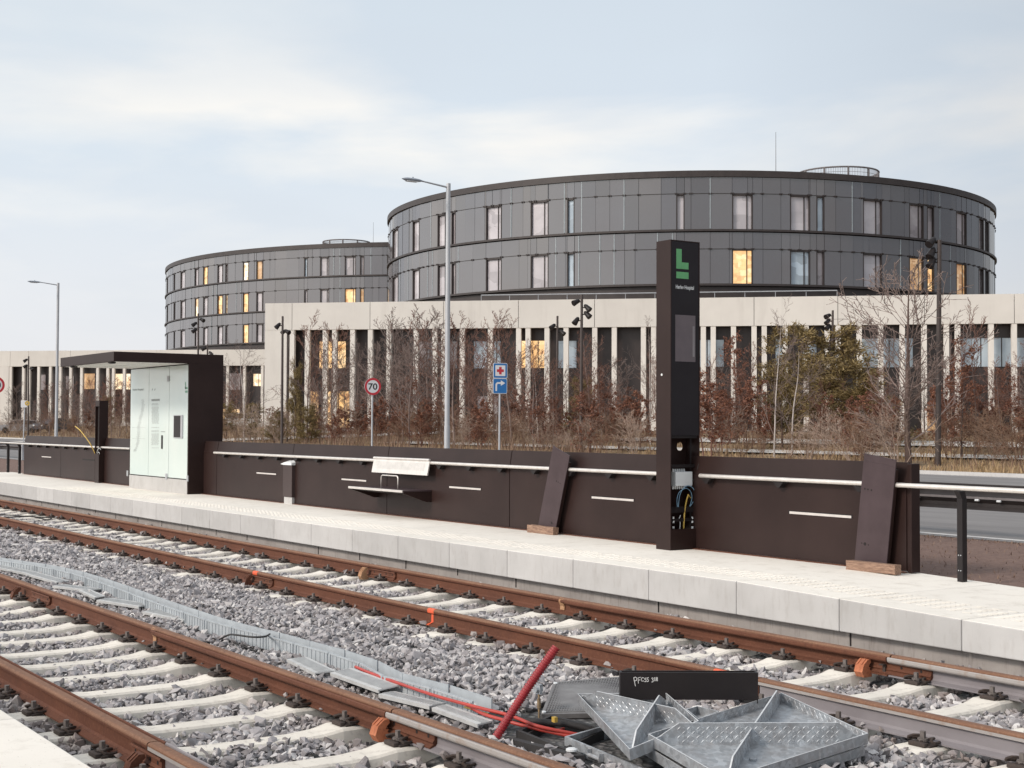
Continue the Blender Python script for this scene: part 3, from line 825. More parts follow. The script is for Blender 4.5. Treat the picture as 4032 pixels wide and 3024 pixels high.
# small cover rim visible between the trays
tray('small galvanised box cover behind the big one under the beam', [at2(975, 345, -.33), at2(1050, 325, -.33), at2(1190, 358, -.34), at2(1060, 410, -.36)], .05, ribs=False, studs=False, tread=False)
# gridded plate
def gridplate():
    a, b2, c, d = at2(130, 172, -.30), at2(640, 128, -.30), at2(560, 368, -.385), at2(48, 378, -.40)
    n = (b2 - a).cross(d - a).normalized(); n = n if n.z > 0 else -n
    r = thing('chequer_plate', 'dull grey plate with a fine raised grid leaning behind the covers', 'steel plate', d[:])
    MB().add([a, b2, c, d, a - n * .03, b2 - n * .03, c - n * .03, d - n * .03], [(0, 3, 2, 1), (4, 5, 6, 7), (0, 1, 5, 4), (1, 2, 6, 5), (2, 3, 7, 6), (3, 0, 4, 7)]).build('plate', MAT['galv_dark'], r)
    m = MB(); nu, nv = 30, 20
    for i in range(1, nu):
        p, q = a.lerp(b2, i / nu).lerp(d.lerp(c, i / nu), .05), a.lerp(b2, i / nu).lerp(d.lerp(c, i / nu), .95)
        m.obox(p, q - p, (b2 - a).normalized() * .007, n * .006)
    for j in range(1, nv):
        p, q = a.lerp(d, j / nv).lerp(b2.lerp(c, j / nv), .03), a.lerp(d, j / nv).lerp(b2.lerp(c, j / nv), .97)
        m.obox(p, q - p, (d - a).normalized() * .007, n * .005)
    m.build('raised_grid', MAT['galv_dark'], r)
    for t, v in ((.03, .06), (.03, .95)):
        p = a.lerp(b2, t).lerp(d.lerp(c, t), v); MB().tube([p, p + n * .007], .014, 12).build('screw', MAT['white_plastic'], r)
    MB().obox(d - n * .034 + Vector((.03, -.01, 0)), c - d - Vector((.06, 0, 0)), Vector((0, .02, 0)), Vector((0, 0, -.05))).build('under_frame', MAT['black_rubber'], r)
gridplate()
# black beam with chalk writing
def beam():
    zb = -.20
    A = at2(556, 285, zb); B = at2(1440, 287, zb); u = (B - A); L = u.length; u.normalize()
    n = Vector((-u.y, u.x, 0)).normalized(); n = n if n.y > 0 else -n
    hgt = (hitplane(*S2(556, 110), A, n) - A).z
    r = thing('black_beam', 'black board-like beam with chalk writing lying on the covers', 'beam', A[:])
    bm = MB(); up = Vector((0, 0, 1))
    bm.obox(A, u * L, n * .012, up * hgt)
    bm.obox(A + n * .012, u * .012, n * .06, up * hgt); bm.obox(A + n * .012 + u * (L - .012), u * .012, n * .06, up * hgt)
    bm.obox(A + n * .012 + u * .012, u * (L - .024), n * .06, up * .01); bm.obox(A + n * .072, u * L, n * .01, up * (hgt * .99))
    bm.build('beam_body', MAT['black'], r)
    def ch(strokes):
        m = MB()
        for st in strokes:
            pts = [hitplane(*S2(x, y), A - n * .0015, n) for x, y in st]
            m.tube(pts, .0023, 5)
        m.build('chalk_writing', MAT['chalk'], r)
    ch([[(643, 143), (648, 170), (654, 198)], [(643, 145), (655, 140), (663, 147), (661, 160), (647, 167)],
        [(673, 180), (671, 145), (688, 141)], [(672, 160), (685, 158)],
        [(708, 146), (697, 143), (692, 153), (695, 166), (708, 165)],
        [(724, 146), (714, 148), (714, 155), (723, 159), (722, 168), (712, 170)],
        [(739, 144), (729, 146), (729, 154), (738, 158), (737, 167), (727, 169)],
        [(757, 148), (767, 145), (768, 152), (762, 156), (769, 161), (767, 170), (757, 172)],
        [(778, 141), (779, 166)],
        [(793, 142), (786, 146), (789, 153), (796, 158), (794, 165), (787, 163), (788, 155), (796, 148), (793, 142)]])
    for t in (.06, .9):
        p = A + u * (L * t) - Vector((0, 0, .02)); MB().obox(p, u * .08, n * .06, Vector((0, 0, .019))).build('foot_block', MAT['black_rubber'], r)
beam()
# earth fitting
def earth():
    p = hitz(2122, 2828, -.42); q = atd(2122, 2700, p.dot(fh) + .02)
    r = thing('cable_clamp', 'tarnished brass rod with a galvanised clamp standing beside the grid plate', 'clamp', p[:])
    u = q - p
    MB().tube([p, p + u * .3, p + u * .31, p + u * .6, p + u * .61, p + u * .85], [.006, .006, .012, .012, .007, .007], 8).build('rod', MAT['brass'], r)
    c = p + u * .9
    m = MB(); m.obox(c + Vector((-.03, -.01, -.03)), (.055, 0, 0), (0, .02, 0), (0, 0, .06)); m.cyl(c + Vector((0, -.03, .0)), c + Vector((0, .02, 0)), .02, 10)
    m.build('clamp_head', MAT['galv'], r)
earth()
# yellow tag on hose
o = MB().box((0, 0, 0), (.03, .022, .03)); pp = hitz(2172, 2842, -.345); o.v = [(a + pp.x, b2 + pp.y, c + pp.z) for a, b2, c in o.v]
tag(o.build('hose_tag', MAT['yellow']), 'small yellow tag clipped round the black hose', 'tag')
# ------------------------------------------------------------------ text helper
def text_geo(s, size, extrude=.0, offset=0.0):
    cu = bpy.data.curves.new('t', 'FONT'); cu.body = s; cu.size = size; cu.extrude = extrude; cu.offset = offset; cu.resolution_u = 6
    ob = bpy.data.objects.new('t', cu); COL.objects.link(ob)
    bpy.context.view_layer.update()
    me = bpy.data.meshes.new_from_object(ob.evaluated_get(bpy.context.evaluated_depsgraph_get()))
    V = [v.co.copy() for v in me.vertices]; F = [tuple(p.vertices) for p in me.polygons]
    bpy.data.objects.remove(ob); bpy.data.curves.remove(cu); bpy.data.meshes.remove(me)
    x0 = min(v.x for v in V); x1 = max(v.x for v in V); y0 = min(v.y for v in V); y1 = max(v.y for v in V)
    return V, F, (x0, x1, y0, y1)
def put_text(s, o, u, w, width, height=None, offset=0.0, lift=.001):
    """fit the text in a box of width (and height) with lower left corner o, along unit vectors u, w"""
    V, F, (x0, x1, y0, y1) = text_geo(s, 1.0, 0, offset)
    o, u, w = Vector(o), Vector(u), Vector(w); n = u.cross(w)
    kx = width / (x1 - x0); ky = kx if height is None else height / (y1 - y0)
    m = MB(); m.add([o + u * ((v.x - x0) * kx) + w * ((v.y - y0) * ky) + n * lift for v in V], F); return m
UX, UY, UZ = Vector((1, 0, 0)), Vector((0, 1, 0)), Vector((0, 0, 1))

# ------------------------------------------------------------------ windbreak wall
WL, WR = hity(93, 1867, YW).x, hity(3572, 2258, YW).x
WZ = (hity(1000, 1742, YW + .04).z + hity(2000, 1773, YW + .04).z) / 2
NP = 9; PL = (WR - WL) / NP
wall = thing('windbreak_wall', 'long low dark brown metal wall along the back of the platform', 'wall', ((WL + WR) / 2, YW, 0))
ZB = .80 * WZ
panels = []
for i in range(NP):
    x0, x1 = WL + i * PL + .008, WL + (i + 1) * PL - .008
    pr = [(0, .012), (0, ZB), (.006, ZB + .006), (.040, WZ), (.062, WZ), (.10, .012)]
    m = MB().prism(pr, Vector((x0, YW, 0)), UY, UZ, Vector((x1 - x0, 0, 0)))
    panels.append(m.build('wall_panel', MAT['brown'], wall))
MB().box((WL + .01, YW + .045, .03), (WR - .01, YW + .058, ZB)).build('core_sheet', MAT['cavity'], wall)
MB().box((WR - .005, YW + .006, .0), (WR + .05, YW + .13, WZ - .012), .006).build('end_post', MAT['brown'], wall)
MB().box((WL, YW - .045, .001), (WR, YW - .003, .010)).build('base_angle', MAT['rust'], wall)
MAT['slot'] = M('slot_lens', (.60, .56, .53), (.52, .48, .46), rough=.4)
for s0, s1, y0, y1, on in ((165, 202, 1798, 1800, 1), (326, 372, 1810, 1812, 0), (1011, 1088, 1861, 1868, 1), (1346, 1443, 1886, 1894, 1), (1770, 1894, 1917, 1927, 1), (2331, 2496, 1958, 1970, 1), (3110, 3353, 2017, 2036, 1)):
    a, b2 = hity(s0, y0, YW), hity(s1, y1, YW); z = .385 * 1.0
    z = (a.z + b2.z) / 2
    i = int((((a.x + b2.x) / 2) - WL) / PL)
    f = MB().box((a.x - .02, YW - .003, z - .014), (b2.x + .012, YW + .004, z + .022)).build('slot_recess_shade', MAT['cavity'], panels[i])  # shade of the slot recess put in as a thin dark strip
    if on: MB().box((a.x, YW - .006, z - .013), (b2.x, YW - .0035, z + .012)).build('light_slot', MAT['slot'], panels[i])

# ------------------------------------------------------------------ handrails
YH = YW - .075
ZH = (hity(2000, 1836, YH).z + hity(3900, 1929, YH).z) / 2
def handrail(label, x0, x1, brackets, posts=()):
    r = thing('handrail', label, 'handrail', ((x0 + x1) / 2, YH, 0), 'pale tubular handrails along the platform')
    MB().tube([(x0, YH, ZH), (x1, YH, ZH)], .023, 14).build('rail_tube', MAT['alu'], r, smooth=True, autosm=40)
    for x in brackets:
        MB().prism([(-.075, -.03), (.075, -.03), (.05, -.05), (.018, -.085), (-.018, -.085), (-.05, -.05)], Vector((x, YH - .004, ZH)), UX, UZ, Vector((0, .078, 0))).build('bracket', MAT['black'], r)
    for x in posts:
        z0 = rampz(x) - .12
        m = MB(); m.box((x - .03, YH + .02, z0), (x + .03, YH + .085, ZH - .1))
        m.prism([(.02, -.10), (.085, -.10), (.06, -.03), (-.02, -.028)], Vector((x - .028, YH, ZH)), UY, UZ, Vector((.056, 0, 0)))
        m.build('post', MAT['black'], r)
        q = MB()
        for dz in (.08, .22):
            for dx in (-.012, .012): q.cyl((x + dx, YH + .021, dz), (x + dx, YH + .016, dz), .006, 6)
        q.build('rivet', MAT['steel_pole'], r)
# run list in picture x
def XH(s): return hity(s, 1836, YH).x
GX0 = -30.4
br = []
step = .80
xb = XH(110)
handrail('handrail on the left beyond the shelter, on two dark posts at its left end', XH(-420), hity(513, 1770, YH).x, [xb + i * step for i in range(0, 8) if xb + i * step < XH(505)], [hity(24, 1850, YH).x, hity(69, 1855, YH).x, hity(-60, 1850, YH).x, hity(-200, 1850, YH).x])
x0, x1 = XH(843), XH(2599)
handrail('long middle handrail between the shelter and the tall sign pillar, passing behind the bench', x0, x1, [x0 + .45 + i * .80 for i in range(int((x1 - x0 - .4) / .8) + 1)])
x0 = hity(2756, 1876, YH).x
handrail('right handrail from the sign pillar past the wall end on a dark post', x0, 3.0, [hity(2780, 1890, YH).x, hity(3064, 1905, YH).x, hity(3382, 1918, YH).x], [hity(3787, 2050, YH + .05).x, hity(3787, 2050, YH + .05).x + 1.6, hity(3787, 2050, YH + .05).x + 3.2])

# ------------------------------------------------------------------ shelter
MAT['shelter_glass'] = None
def mk_glass():
    m, nt, b = nodes('milky_green_glass')
    c = mixc(nt, ramp(nt, noise(nt, .9, 3), [(.3, 0.0), (.7, 1.0)]), (.60, .70, .68), (.67, .745, .72))
    nt.links.new(c, b.inputs['Base Color']); b.inputs['Roughness'].default_value = .13; b.inputs['IOR'].default_value = 1.5
    return m
MAT['glass_milk'] = mk_glass()
MAT['white_soffit'] = M('white_soffit', (.90, .88, .84), (.86, .84, .80), rough=.5)
MAT['print_grey'] = M('grey_print', (.30, .33, .33), (.34, .37, .36), rough=.6)
MAT['print_dark'] = M('dark_print', (.16, .19, .19), (.2, .22, .22), rough=.6)
MAT['green'] = M('letter_green', (.13, .40, .17), (.115, .36, .15), rough=.5)
MAT['green_soft'] = M('faint_green_print', (.17, .37, .26), (.2, .4, .29), rough=.5)
YG = 10.50
sx0, sx1 = hity(513, 1800, YG).x, hity(745, 1800, YG).x
SH = hity(866, 1399, 11.2).z
sh = thing('tram_shelter', 'dark brown tram shelter with a wide flat roof and milky glass panels', 'shelter', ((sx0 + sx1) / 2, 10.8, 0))
YF = hitz(452, 1383, SH).y
m = MB().box((sx0, YG + .03, 0), (sx0 + .06, 11.2, SH - .2)); m.build('side_wall', MAT['brown'], sh)
MB().box((sx1 - .05, YG - .02, 0), (sx1, 11.2, SH - .001)).build('side_wall', MAT['brown'], sh)
MB().box((sx0 + .06, YG + .05, 0), (sx1 - .05, 11.19, SH - .2)).build('cabinet', MAT['brown'], sh)
TH_R = .19
MB().box((sx0, YF, SH - TH_R), (sx1 + .001, 11.2, SH), .004).build('roof', MAT['brown'], sh)
MB().box((sx0 + .05, YF + .06, SH - TH_R - .004), (sx1 - .06, YG - .03, SH - TH_R - .0005)).build('soffit', MAT['white_soffit'], sh)
b = MB()
for t in (.25, .5, .75):
    x = sx0 + (sx1 - sx0) * t; b.box((x - .004, YF + .06, SH - TH_R - .006), (x + .004, YG - .03, SH - TH_R - .004))
b.box((sx0 + .06, YF + .75, SH - TH_R - .006), (sx1 - .06, YF + .757, SH - TH_R - .004))
b.build('soffit_joint', MAT['print_grey'], sh)
for s in ((436, 1424), (291, 1441)):
    p = hitz(s[0], s[1], SH - TH_R); y = max(p.y, YF + .04)
    b = MB(); b.tube([(p.x, y, SH - TH_R - .001), (p.x, y, SH - TH_R - .03), (p.x, y, SH - TH_R - .04)], [.075, .075, .05], 16)
    b.build('camera_dome', MAT['black'], sh)
zb, zt = hity(630, 1892, YG).z, SH - TH_R - .02
zb = .30
cuts = [sx0 + .01, hity(587, 1700, YG).x, hity(667, 1700, YG).x, sx1 - .055]
gl = []
for a, c in zip(cuts, cuts[1:]):
    gl.append(MB().box((a + .008, YG - .012, zb), (c - .008, YG + .012, zt), .003).build('glass_panel', MAT['glass_milk'], sh))
MB().box((sx0 + .005, YG + .013, .0), (sx1 - .05, YG + .04, zt)).build('backing', MAT['cavity'], sh)
MB().box((sx0 + .005, YG - .02, .0), (sx1 - .052, YG + .012, zb - .02), .003).build('concrete_plinth', MAT['kerb'], sh)
YP = YG - .0125
def sign_rect(m, x0, y0, x1, y1, t=.0012, Y=YP):
    """rectangle given by its picture corners on the plane Y"""
    a, c = hity(x0, (y0 + y1) / 2, Y), hity(x1, (y0 + y1) / 2, Y); zt_, zb_ = hity((x0 + x1) / 2, y0, Y).z, hity((x0 + x1) / 2, y1, Y).z
    m.box((a.x, Y - t, zb_), (c.x, Y - .0002, zt_))
def S3(x, y): return 480 + x / 3.0725, 1440 + y / 3.0725
a = hity(*S3(132, 312), YP); c = hity(*S3(260, 312), YP); d = hity(*S3(200, 272), YP)
put_text('Herlev Hospital', (a.x, YP, a.z), UX, UZ, c.x - a.x, (d.z - a.z) * .9, .012).build('stop_name', MAT['print_dark'], gl[0])
m = MB(); r2 = random.Random(3)
curve = [(243, 410), (250, 470), (240, 540), (222, 610), (205, 680), (195, 745), (192, 820), (190, 880), (182, 940), (165, 1000), (140, 1040)]
for (ax, ay), (bx, by) in zip(curve, curve[1:]):
    n = 5
    for k in range(n):
        t = k / n; x = ax + (bx - ax) * t; y = ay + (by - ay) * t
        w = r2.uniform(14, 30)
        q0 = S3(x - 4 - r2.uniform(0, 8), y); q1 = S3(x + w, y + 4.5); sign_rect(m, q0[0], q0[1], q1[0], q1[1])
for y in (745, 878): 
    q0, q1 = S3(125, y), S3(150, y + 4); sign_rect(m, *q0, *q1); q0, q1 = S3(150, y + 1), S3(285, y + 3); sign_rect(m, *q0, *q1)
m.build('route_map', MAT['print_grey'], gl[0])
m = MB()
q0, q1 = S3(358, 402), S3(458, 428); sign_rect(m, *q0, *q1)
y = 458
while y < 1000:
    if r2.random() < .85:
        x = 360 + r2.choice((0, 0, 6)) - (y - 458) * .008
        while x < 440:
            w = r2.uniform(8, 30); q0, q1 = S3(x, y), S3(min(x + w, 448), y + 6); sign_rect(m, *q0, *q1); x += w + 5
    y += 13
q0, q1 = S3(470, 792), S3(524, 803); sign_rect(m, *q0, *q1)
m.build('text_lines', MAT['print_grey'], gl[1])
m = MB()
for x in (362, 392):
    q = [S3(x, 305), S3(x + 12, 290), S3(x + 10, 270), S3(x + 3, 285)]; P = [hity(*t, YP - .001) for t in q]; m.add(P, [(0, 1, 2, 3)])
m.build('pictogram', MAT['print_dark'], gl[1])
m = MB(); q0, q1 = S3(477, 842), S3(496, 1005); sign_rect(m, *q0, *q1, t=.006); m.build('slot_handle', MAT['black'], gl[1])
m = MB()
for q in ((765, 196, 776, 284), (765, 258, 794, 284), (765, 300, 794, 328)):
    q0, q1 = S3(q[0], q[1]), S3(q[2], q[3]); sign_rect(m, *q0, *q1)
m.build('letter_logo', MAT['green_soft'], gl[2])
m = MB(); q0, q1 = S3(634, 597), S3(742, 875); sign_rect(m, *q0, *q1, t=.02); fr = m.build('screen_frame', MAT['steel_pole'], gl[2])
m = MB(); q0, q1 = S3(640, 606), S3(718, 866); sign_rect(m, *q0, *q1, t=.0225); m.build('screen_glass', MAT['black'], gl[2])
for q in ((555, 125, 575, 190), (534, 1305, 553, 1378), (66, 1268, 80, 1335), (790, 1328, 808, 1400)):
    m = MB(); q0, q1 = S3(q[0], q[1]), S3(q[2], q[3]); sign_rect(m, *q0, *q1, t=.018); m.build('hinge', MAT['steel_pole'], sh)

# ------------------------------------------------------------------ slim open pillar
def pillar():
    c = hitz(396, 1902, 0); x1 = c.x; y0 = c.y - .05
    w, d = .30, .21
    z1 = hity(396, 1577, y0).z; zc1 = hity(385, 1600, y0).z; zc0 = hity(385, 1786, y0).z
    r = thing('open_pillar', 'slim dark pillar left of the shelter with an open black front', 'pillar', (x1, y0, 0))
    t = .012; x0 = x1 - w
    m = MB(); m.box((x1 - t, y0, 0), (x1, y0 + d, z1)); m.box((x0, y0, 0), (x0 + t, y0 + d, z1)); m.box((x0 + t, y0 + d - t, 0), (x1 - t, y0 + d, z1))
    m.box((x0 + t, y0 + .001, zc1), (x1 - t, y0 + d - t, z1)); m.build('pillar_case', MAT['brown'], r)
    MB().box((x0 + t, y0 + .002, 0), (x1 - t, y0 + .012, zc0)).build('cover_panel', MAT['brown'], r)
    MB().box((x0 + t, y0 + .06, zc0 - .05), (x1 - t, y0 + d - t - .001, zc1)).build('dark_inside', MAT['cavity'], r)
    def cb(label, pts, rad, mat, nm):
        P = [hity(x / 4.254, 1560 + y / 4.254, y0 + dy) for x, y, dy in pts]
        return cable(nm, label, P, rad, mat)
    cb('loose yellow cable hanging out of the slim open pillar', [(1600, 985, .03), (1575, 920, -.02), (1500, 780, -.1), (1390, 630, -.15), (1330, 560, -.15), (1260, 505, -.15)], .012, 'yellow', 'yellow_cable')
    cb('pale cable loop inside the slim open pillar', [(1620, 960, .03), (1635, 900, 0), (1665, 868, 0), (1690, 900, .03)], .007, 'white_plastic', 'pale_cable')
    cb('pale cable end at the bottom of the slim open pillar opening', [(1625, 975, .03), (1645, 938, 0), (1665, 950, .0), (1672, 975, .03)], .006, 'white_plastic', 'pale_cable')
pillar()

# ------------------------------------------------------------------ litter bin
def bin_():
    c = hitz(1148, 1986, 0); x1, y0 = c.x, c.y
    x0 = x1 - .36; y1 = y0 + .26
    zt = hity(1148, 1700 + 292 / 2.212, y0).z; zb = hity(1148, 1700 + 572 / 2.212, y0).z
    y0 += 0
    r = thing('litter_bin', 'dark brown litter bin with a white lid standing in front of the wall', 'litter bin', ((x0 + x1) / 2, y0 + .15, 0))
    MB().box((x0, y0, zb), (x1, y1, zt), .006).build('bin_body', MAT['bin'], r)
    MB().box((x0 + .02, y0 + .015, 0), (x1 - .02, y1 - .03, zb)).build('foot', MAT['kerb'], r)
    m = MB(); m.prism([(-.02, 0), (.16, 0), (.32, .0), (.33, .045), (.30, .075), (.16, .07), (.05, .035), (-.05, .015)], Vector((x0 - .02, y0 - .015, zt)), UY, UZ, Vector((x1 - x0 + .03, 0, 0)))
    l = MB(); xa, xb2 = x0 - .07, x1 + .012
    secs = [(xa, .010, .022), (xa + .1, .0, .055), (xa + .2, 0, .078), (xb2 - .06, 0, .085), (xb2, .0, .05)]
    vs = []
    for x, z0, z1 in secs: vs += [(x, y0 - .015, zt + z0), (x, y0 - .015, zt + z1 * .7), (x, y0 + .06, zt + z1), (x, y1 - .04, zt + z1), (x, y1 + .015, zt + z1 * .7), (x, y1 + .015, zt + z0)]
    n = 6; fs = [tuple(range(n)), tuple((len(secs) - 1) * n + k for k in range(n - 1, -1, -1))]
    for i in range(len(secs) - 1):
        for k in range(n): fs.append((i * n + k, (i + 1) * n + k, (i + 1) * n + (k + 1) % n, i * n + (k + 1) % n))
    l.add(vs, fs); l.build('lid', MAT['white_plastic'], r)
    z = zt - .24
    MB().cyl((x1 + .001, y0 + .08, z), (x1 + .008, y0 + .08, z), .013, 12).build('lock', MAT['alu'], r)
bin_()

# ------------------------------------------------------------------ bench on the wall
def bench():
    def S6(x, y): return 1000 + x / 2.212, 1700 + y / 2.212
    yf = YW - .50
    a = hity(*S6(826, 472), yf); c = hity(*S6(1292, 527), yf); z = (a.z + c.z) / 2; x0, x1 = a.x, c.x
    r = thing('wall_bench', 'bench seat fixed to the dark wall with a pale perforated backrest', 'bench', ((x0 + x1) / 2, YW - .25, 0))
    m = MB().box((x0, yf + .012, z - .012), (x1, YW - .005, z + .008)); m.build('seat', MAT['plum'], r)
    MB().box((x0 - .001, yf - .012, z - .022), (x1 + .001, yf + .011, z + .012), .004).build('front_edge', MAT['alu'], r)
    for x in (x0 + .02, x1 - .05):
        MB().prism([(yf + .03, z - .014), (YW - .002, z - .014), (YW - .002, z - .17), (YW - .08, z - .17), (yf + .03, z - .04)], Vector((x, 0, 0)), UY, UZ, Vector((.045, 0, 0))).build('seat_bracket', MAT['brown'], r)
    MB().prism([(yf + .05, z - .013), (YW - .004, z - .013), (YW - .004, z - .10), (yf + .05, z - .035)], Vector((x0 + .07, 0, 0)), UY, UZ, Vector((x1 - x0 - .13, 0, 0))).build('seat_beam', MAT['black'], r)
    # armrest
    p0, p1 = hity(*S6(1108, 485), yf + .2), hity(*S6(1254, 492), yf + .2); zt2 = hity(*S6(1180, 382), yf + .2).z
    pts = [(p0.x, yf + .2, z), (p0.x, yf + .2, zt2 - .04), (p0.x + .012, yf + .2, zt2 - .01), (p0.x + .04, yf + .2, zt2), (p1.x - .04, yf + .2, zt2), (p1.x - .012, yf + .2, zt2 - .01), (p1.x, yf + .2, zt2 - .04), (p1.x, yf + .2, z)]
    MB().tube(pts, .010, 10).build('armrest', MAT['alu'], r, smooth=True)
    # backrest
    ya, yb = YW - .105, YW - .15
    A, B2 = hity(*S6(1040, 228), ya), hity(*S6(1525, 250), ya); C, D = hity(*S6(1512, 382), yb), hity(*S6(1030, 352), yb)
    zt_, zb_ = (A.z + B2.z) / 2, (C.z + D.z) / 2; xa, xb2 = (A.x + D.x) / 2, (B2.x + C.x) / 2
    w = Vector((0, ya - yb, zt_ - zb_)); wn = w.normalized(); nn = Vector((0, -wn.z, wn.y)); o = Vector((xa, yb, zb_))
    L = xb2 - xa; hh = w.length
    MB().obox(o, UX * L, wn * hh, -nn * .018).build('backrest', MAT['alu'], r)
    m = MB(); nx = 44
    for i in range(nx):
        for j in range(7):
            p = o + UX * (L * .065 + L * .86 * i / (nx - 1)) + wn * (hh * (.30 + .44 * j / 6)) + nn * .0005
            m.obox(p, UX * .0062, wn * (hh * .045), nn * .001)
    m.build('perforation', MAT['print_grey'], r)
    MB().tube([(xa, ya + .0, zt_ + .004), (xb2, ya, zt_ + .004)], .02, 10).build('top_roll', MAT['alu'], r)
    m = MB()
    for t in (.1, .52, .92): m.obox(o + UX * (L * t) - wn * .012, UX * .05, wn * .012, -nn * .012)
    m.build('mounting_tab', MAT['brown'], r)
bench()

# ------------------------------------------------------------------ tall sign pillar
def pylon():
    c = hitz(2640, 2168, 0); x1, y0 = c.x, c.y
    x0 = x1 - .25; y1 = hitx(2755, 2165, x1).y
    def P(sx, sy): return hitx(sx, sy, x1)
    zt = P(2646, 943).z; zg = P(2690, 1715).z; zc0 = P(2690, 2083).z
    r = thing('sign_pillar', 'tall dark sign pillar with a green L logo and an opened lower cabinet', 'sign pillar', (x1, y0, 0))
    t = .012
    m = MB(); m.box((x0, y0, 0), (x1, y0 + t, zt)); m.box((x0, y1 - t, 0), (x1, y1, zt)); m.box((x0, y0 + t, zg), (x0 + t, y1 - t, zt))
    m.box((x0, y0 + t, zt - t), (x1 - .002, y1 - t, zt)); m.build('pillar_case', MAT['brown'], r)
    g = MB().box((x1 - .02, y0 + t + .001, zg), (x1 - .003, y1 - t - .001, zt - .015)).build('sign_glass', MAT['pylon_glass'], r)
    MB().box((x1 - .014, y0 + t, .0), (x1 - .001, y1 - t, zc0), .001).build('base_cover', MAT['brown'], r)
    # rear wall of the cabinet with a round cable hole
    hc = P(2676, 1758); hr = .042
    xb = x0 + .03
    ya_, yb_, za_, zb_ = y0 + t, y1 - t, zc0 - .02, zg + .02
    hy = hitx(2676, 1758, xb).y; hz = hitx(2676, 1758, xb).z
    n = 24; ring = [(xb, hy + hr * math.cos(2 * math.pi * k / n), hz + hr * 1.25 * math.sin(2 * math.pi * k / n)) for k in range(n)]
    def bnd(k):
        an = 2 * math.pi * k / n; dy, dz = math.cos(an), math.sin(an)
        s = 1e9
        if dy > 1e-6: s = min(s, (yb_ - hy) / dy)
        if dy < -1e-6: s = min(s, (ya_ - hy) / dy)
        if dz > 1e-6: s = min(s, (zb_ - hz) / dz)
        if dz < -1e-6: s = min(s, (hz - .12 - hz) / dz)
        return (xb, hy + dy * s, hz + dz * s)
    out = [bnd(k) for k in range(n)]
    m = MB(); m.add(ring + out, [(k, (k + 1) % n, n + (k + 1) % n, n + k) for k in range(n)])
    for yy, zz in ((ya_, zb_), (yb_, zb_), (ya_, hz - .12), (yb_, hz - .12)):
        # corner fillers
        ks = sorted(range(n), key=lambda k: (out[k][1] - yy) ** 2 + (out[k][2] - zz) ** 2)[:2]
        m.add([(xb, yy, zz), out[ks[0]], out[ks[1]]], [(0, 1, 2)])
    m.box((xb - .004, ya_, za_), (xb, yb_, hz - .12))
    m.build('back_plate', MAT['brown'], r)
    m = MB()
    for sy in (1834, 2005, 2047):
        z = P(2690, sy).z; th = .022 if sy != 2005 else .04
        m.box((x1 - .06, y0 + t, z - th), (x1 - .045, y1 - t, z + th * .6))
    yv = P(2733, 1780).y
    m.box((x1 - .07, yv - .006, zc0), (x1 - .055, yv + .006, zg))
    m.build('inner_frame', MAT['black'], r)
    m = MB().box((x0 + .04, y0 + t, zg - .03), (x1 - .02, y1 - t, zg - .002)); m.build('shelf', MAT['black'], r)
    # junction box
    a, b2 = hitx(2661, 1915, x1 - .04), hitx(2727, 1857, x1 - .04)
    jb = MB().box((x1 - .15, a.y, a.z), (x1 - .04, b2.y, b2.z), .006).build('junction_box', MAT['white_plastic'], r)
    m = MB()
    for i in range(6):
        yy = a.y - .01 + (b2.y - a.y) * (i + .3) / 7.6
        for z, s in ((a.z, -1), (b2.z, 1)):
            m.tube([(x1 - .09, yy, z), (x1 - .09, yy, z + s * .012), (x1 - .09, yy, z + s * .034)], [.009, .012, .008], 8)
    m.build('cable_gland', MAT['white_plastic'], jb)
    def S9(x, y): return 2540 + x / 3.19, 1680 + y / 3.19
    def wire(nm, pts, rad, mat):
        Q = [hitx(*S9(px, py), x1 - .05 + dx) for px, py, dx in pts]; o2 = []
        for i in range(len(Q) - 1):
            p0, p1, p2, p3 = Q[max(i - 1, 0)], Q[i], Q[i + 1], Q[min(i + 2, len(Q) - 1)]
            for k in range(6):
                tt = k / 6; o2.append(.5 * ((2 * p1) + (p2 - p0) * tt + (2 * p0 - 5 * p1 + 4 * p2 - p3) * tt * tt + (3 * p1 - p0 - 3 * p2 + p3) * tt ** 3))
        o2.append(Q[-1]); MB().tube(o2, rad, 7).build(nm, MAT[mat], r, smooth=True)
    wire('blue_wire', [(420, 1035, 0), (422, 950, 0), (440, 850, 0), (480, 775, .02), (540, 742, .02), (600, 770, .02), (627, 850, .01), (600, 950, 0), (540, 1030, 0)], .0042, 'blue')
    wire('blue_wire', [(410, 1035, 0), (400, 920, 0), (425, 830, 0), (480, 785, .02), (525, 775, .02), (575, 820, .01), (588, 900, 0), (560, 1000, 0)], .004, 'blue')
    wire('yellow_wire', [(485, 1285, 0), (490, 1160, 0), (500, 1040, 0), (520, 930, .01), (545, 850, .02)], .009, 'yellow')
    wire('yellow_wire', [(545, 850, .02), (565, 885, .02), (580, 895, .02)], .004, 'yellow')
    wire('pale_wire', [(437, 1285, 0), (440, 1200, 0), (425, 1170, 0), (445, 1110, 0)], .004, 'white_plastic')
    wire('loose_cord', [(600, 690, .01), (640, 600, .03), (660, 520, .06), (690, 430, .07), (740, 388, .07), (755, 380, .07)], .005, 'black_rubber')
    m = MB()
    for px in (355, 593):
        for py, rr in ((1145, .010), (1195, .012), (1265, .013)):
            p = hitx(*S9(px, py), x1 - .05); m.tube([p - UZ * .012, p + UZ * .012], rr, 8)
    m.build('terminal', MAT['white_plastic'], r)
    # sign face
    xs = x1 - .0028
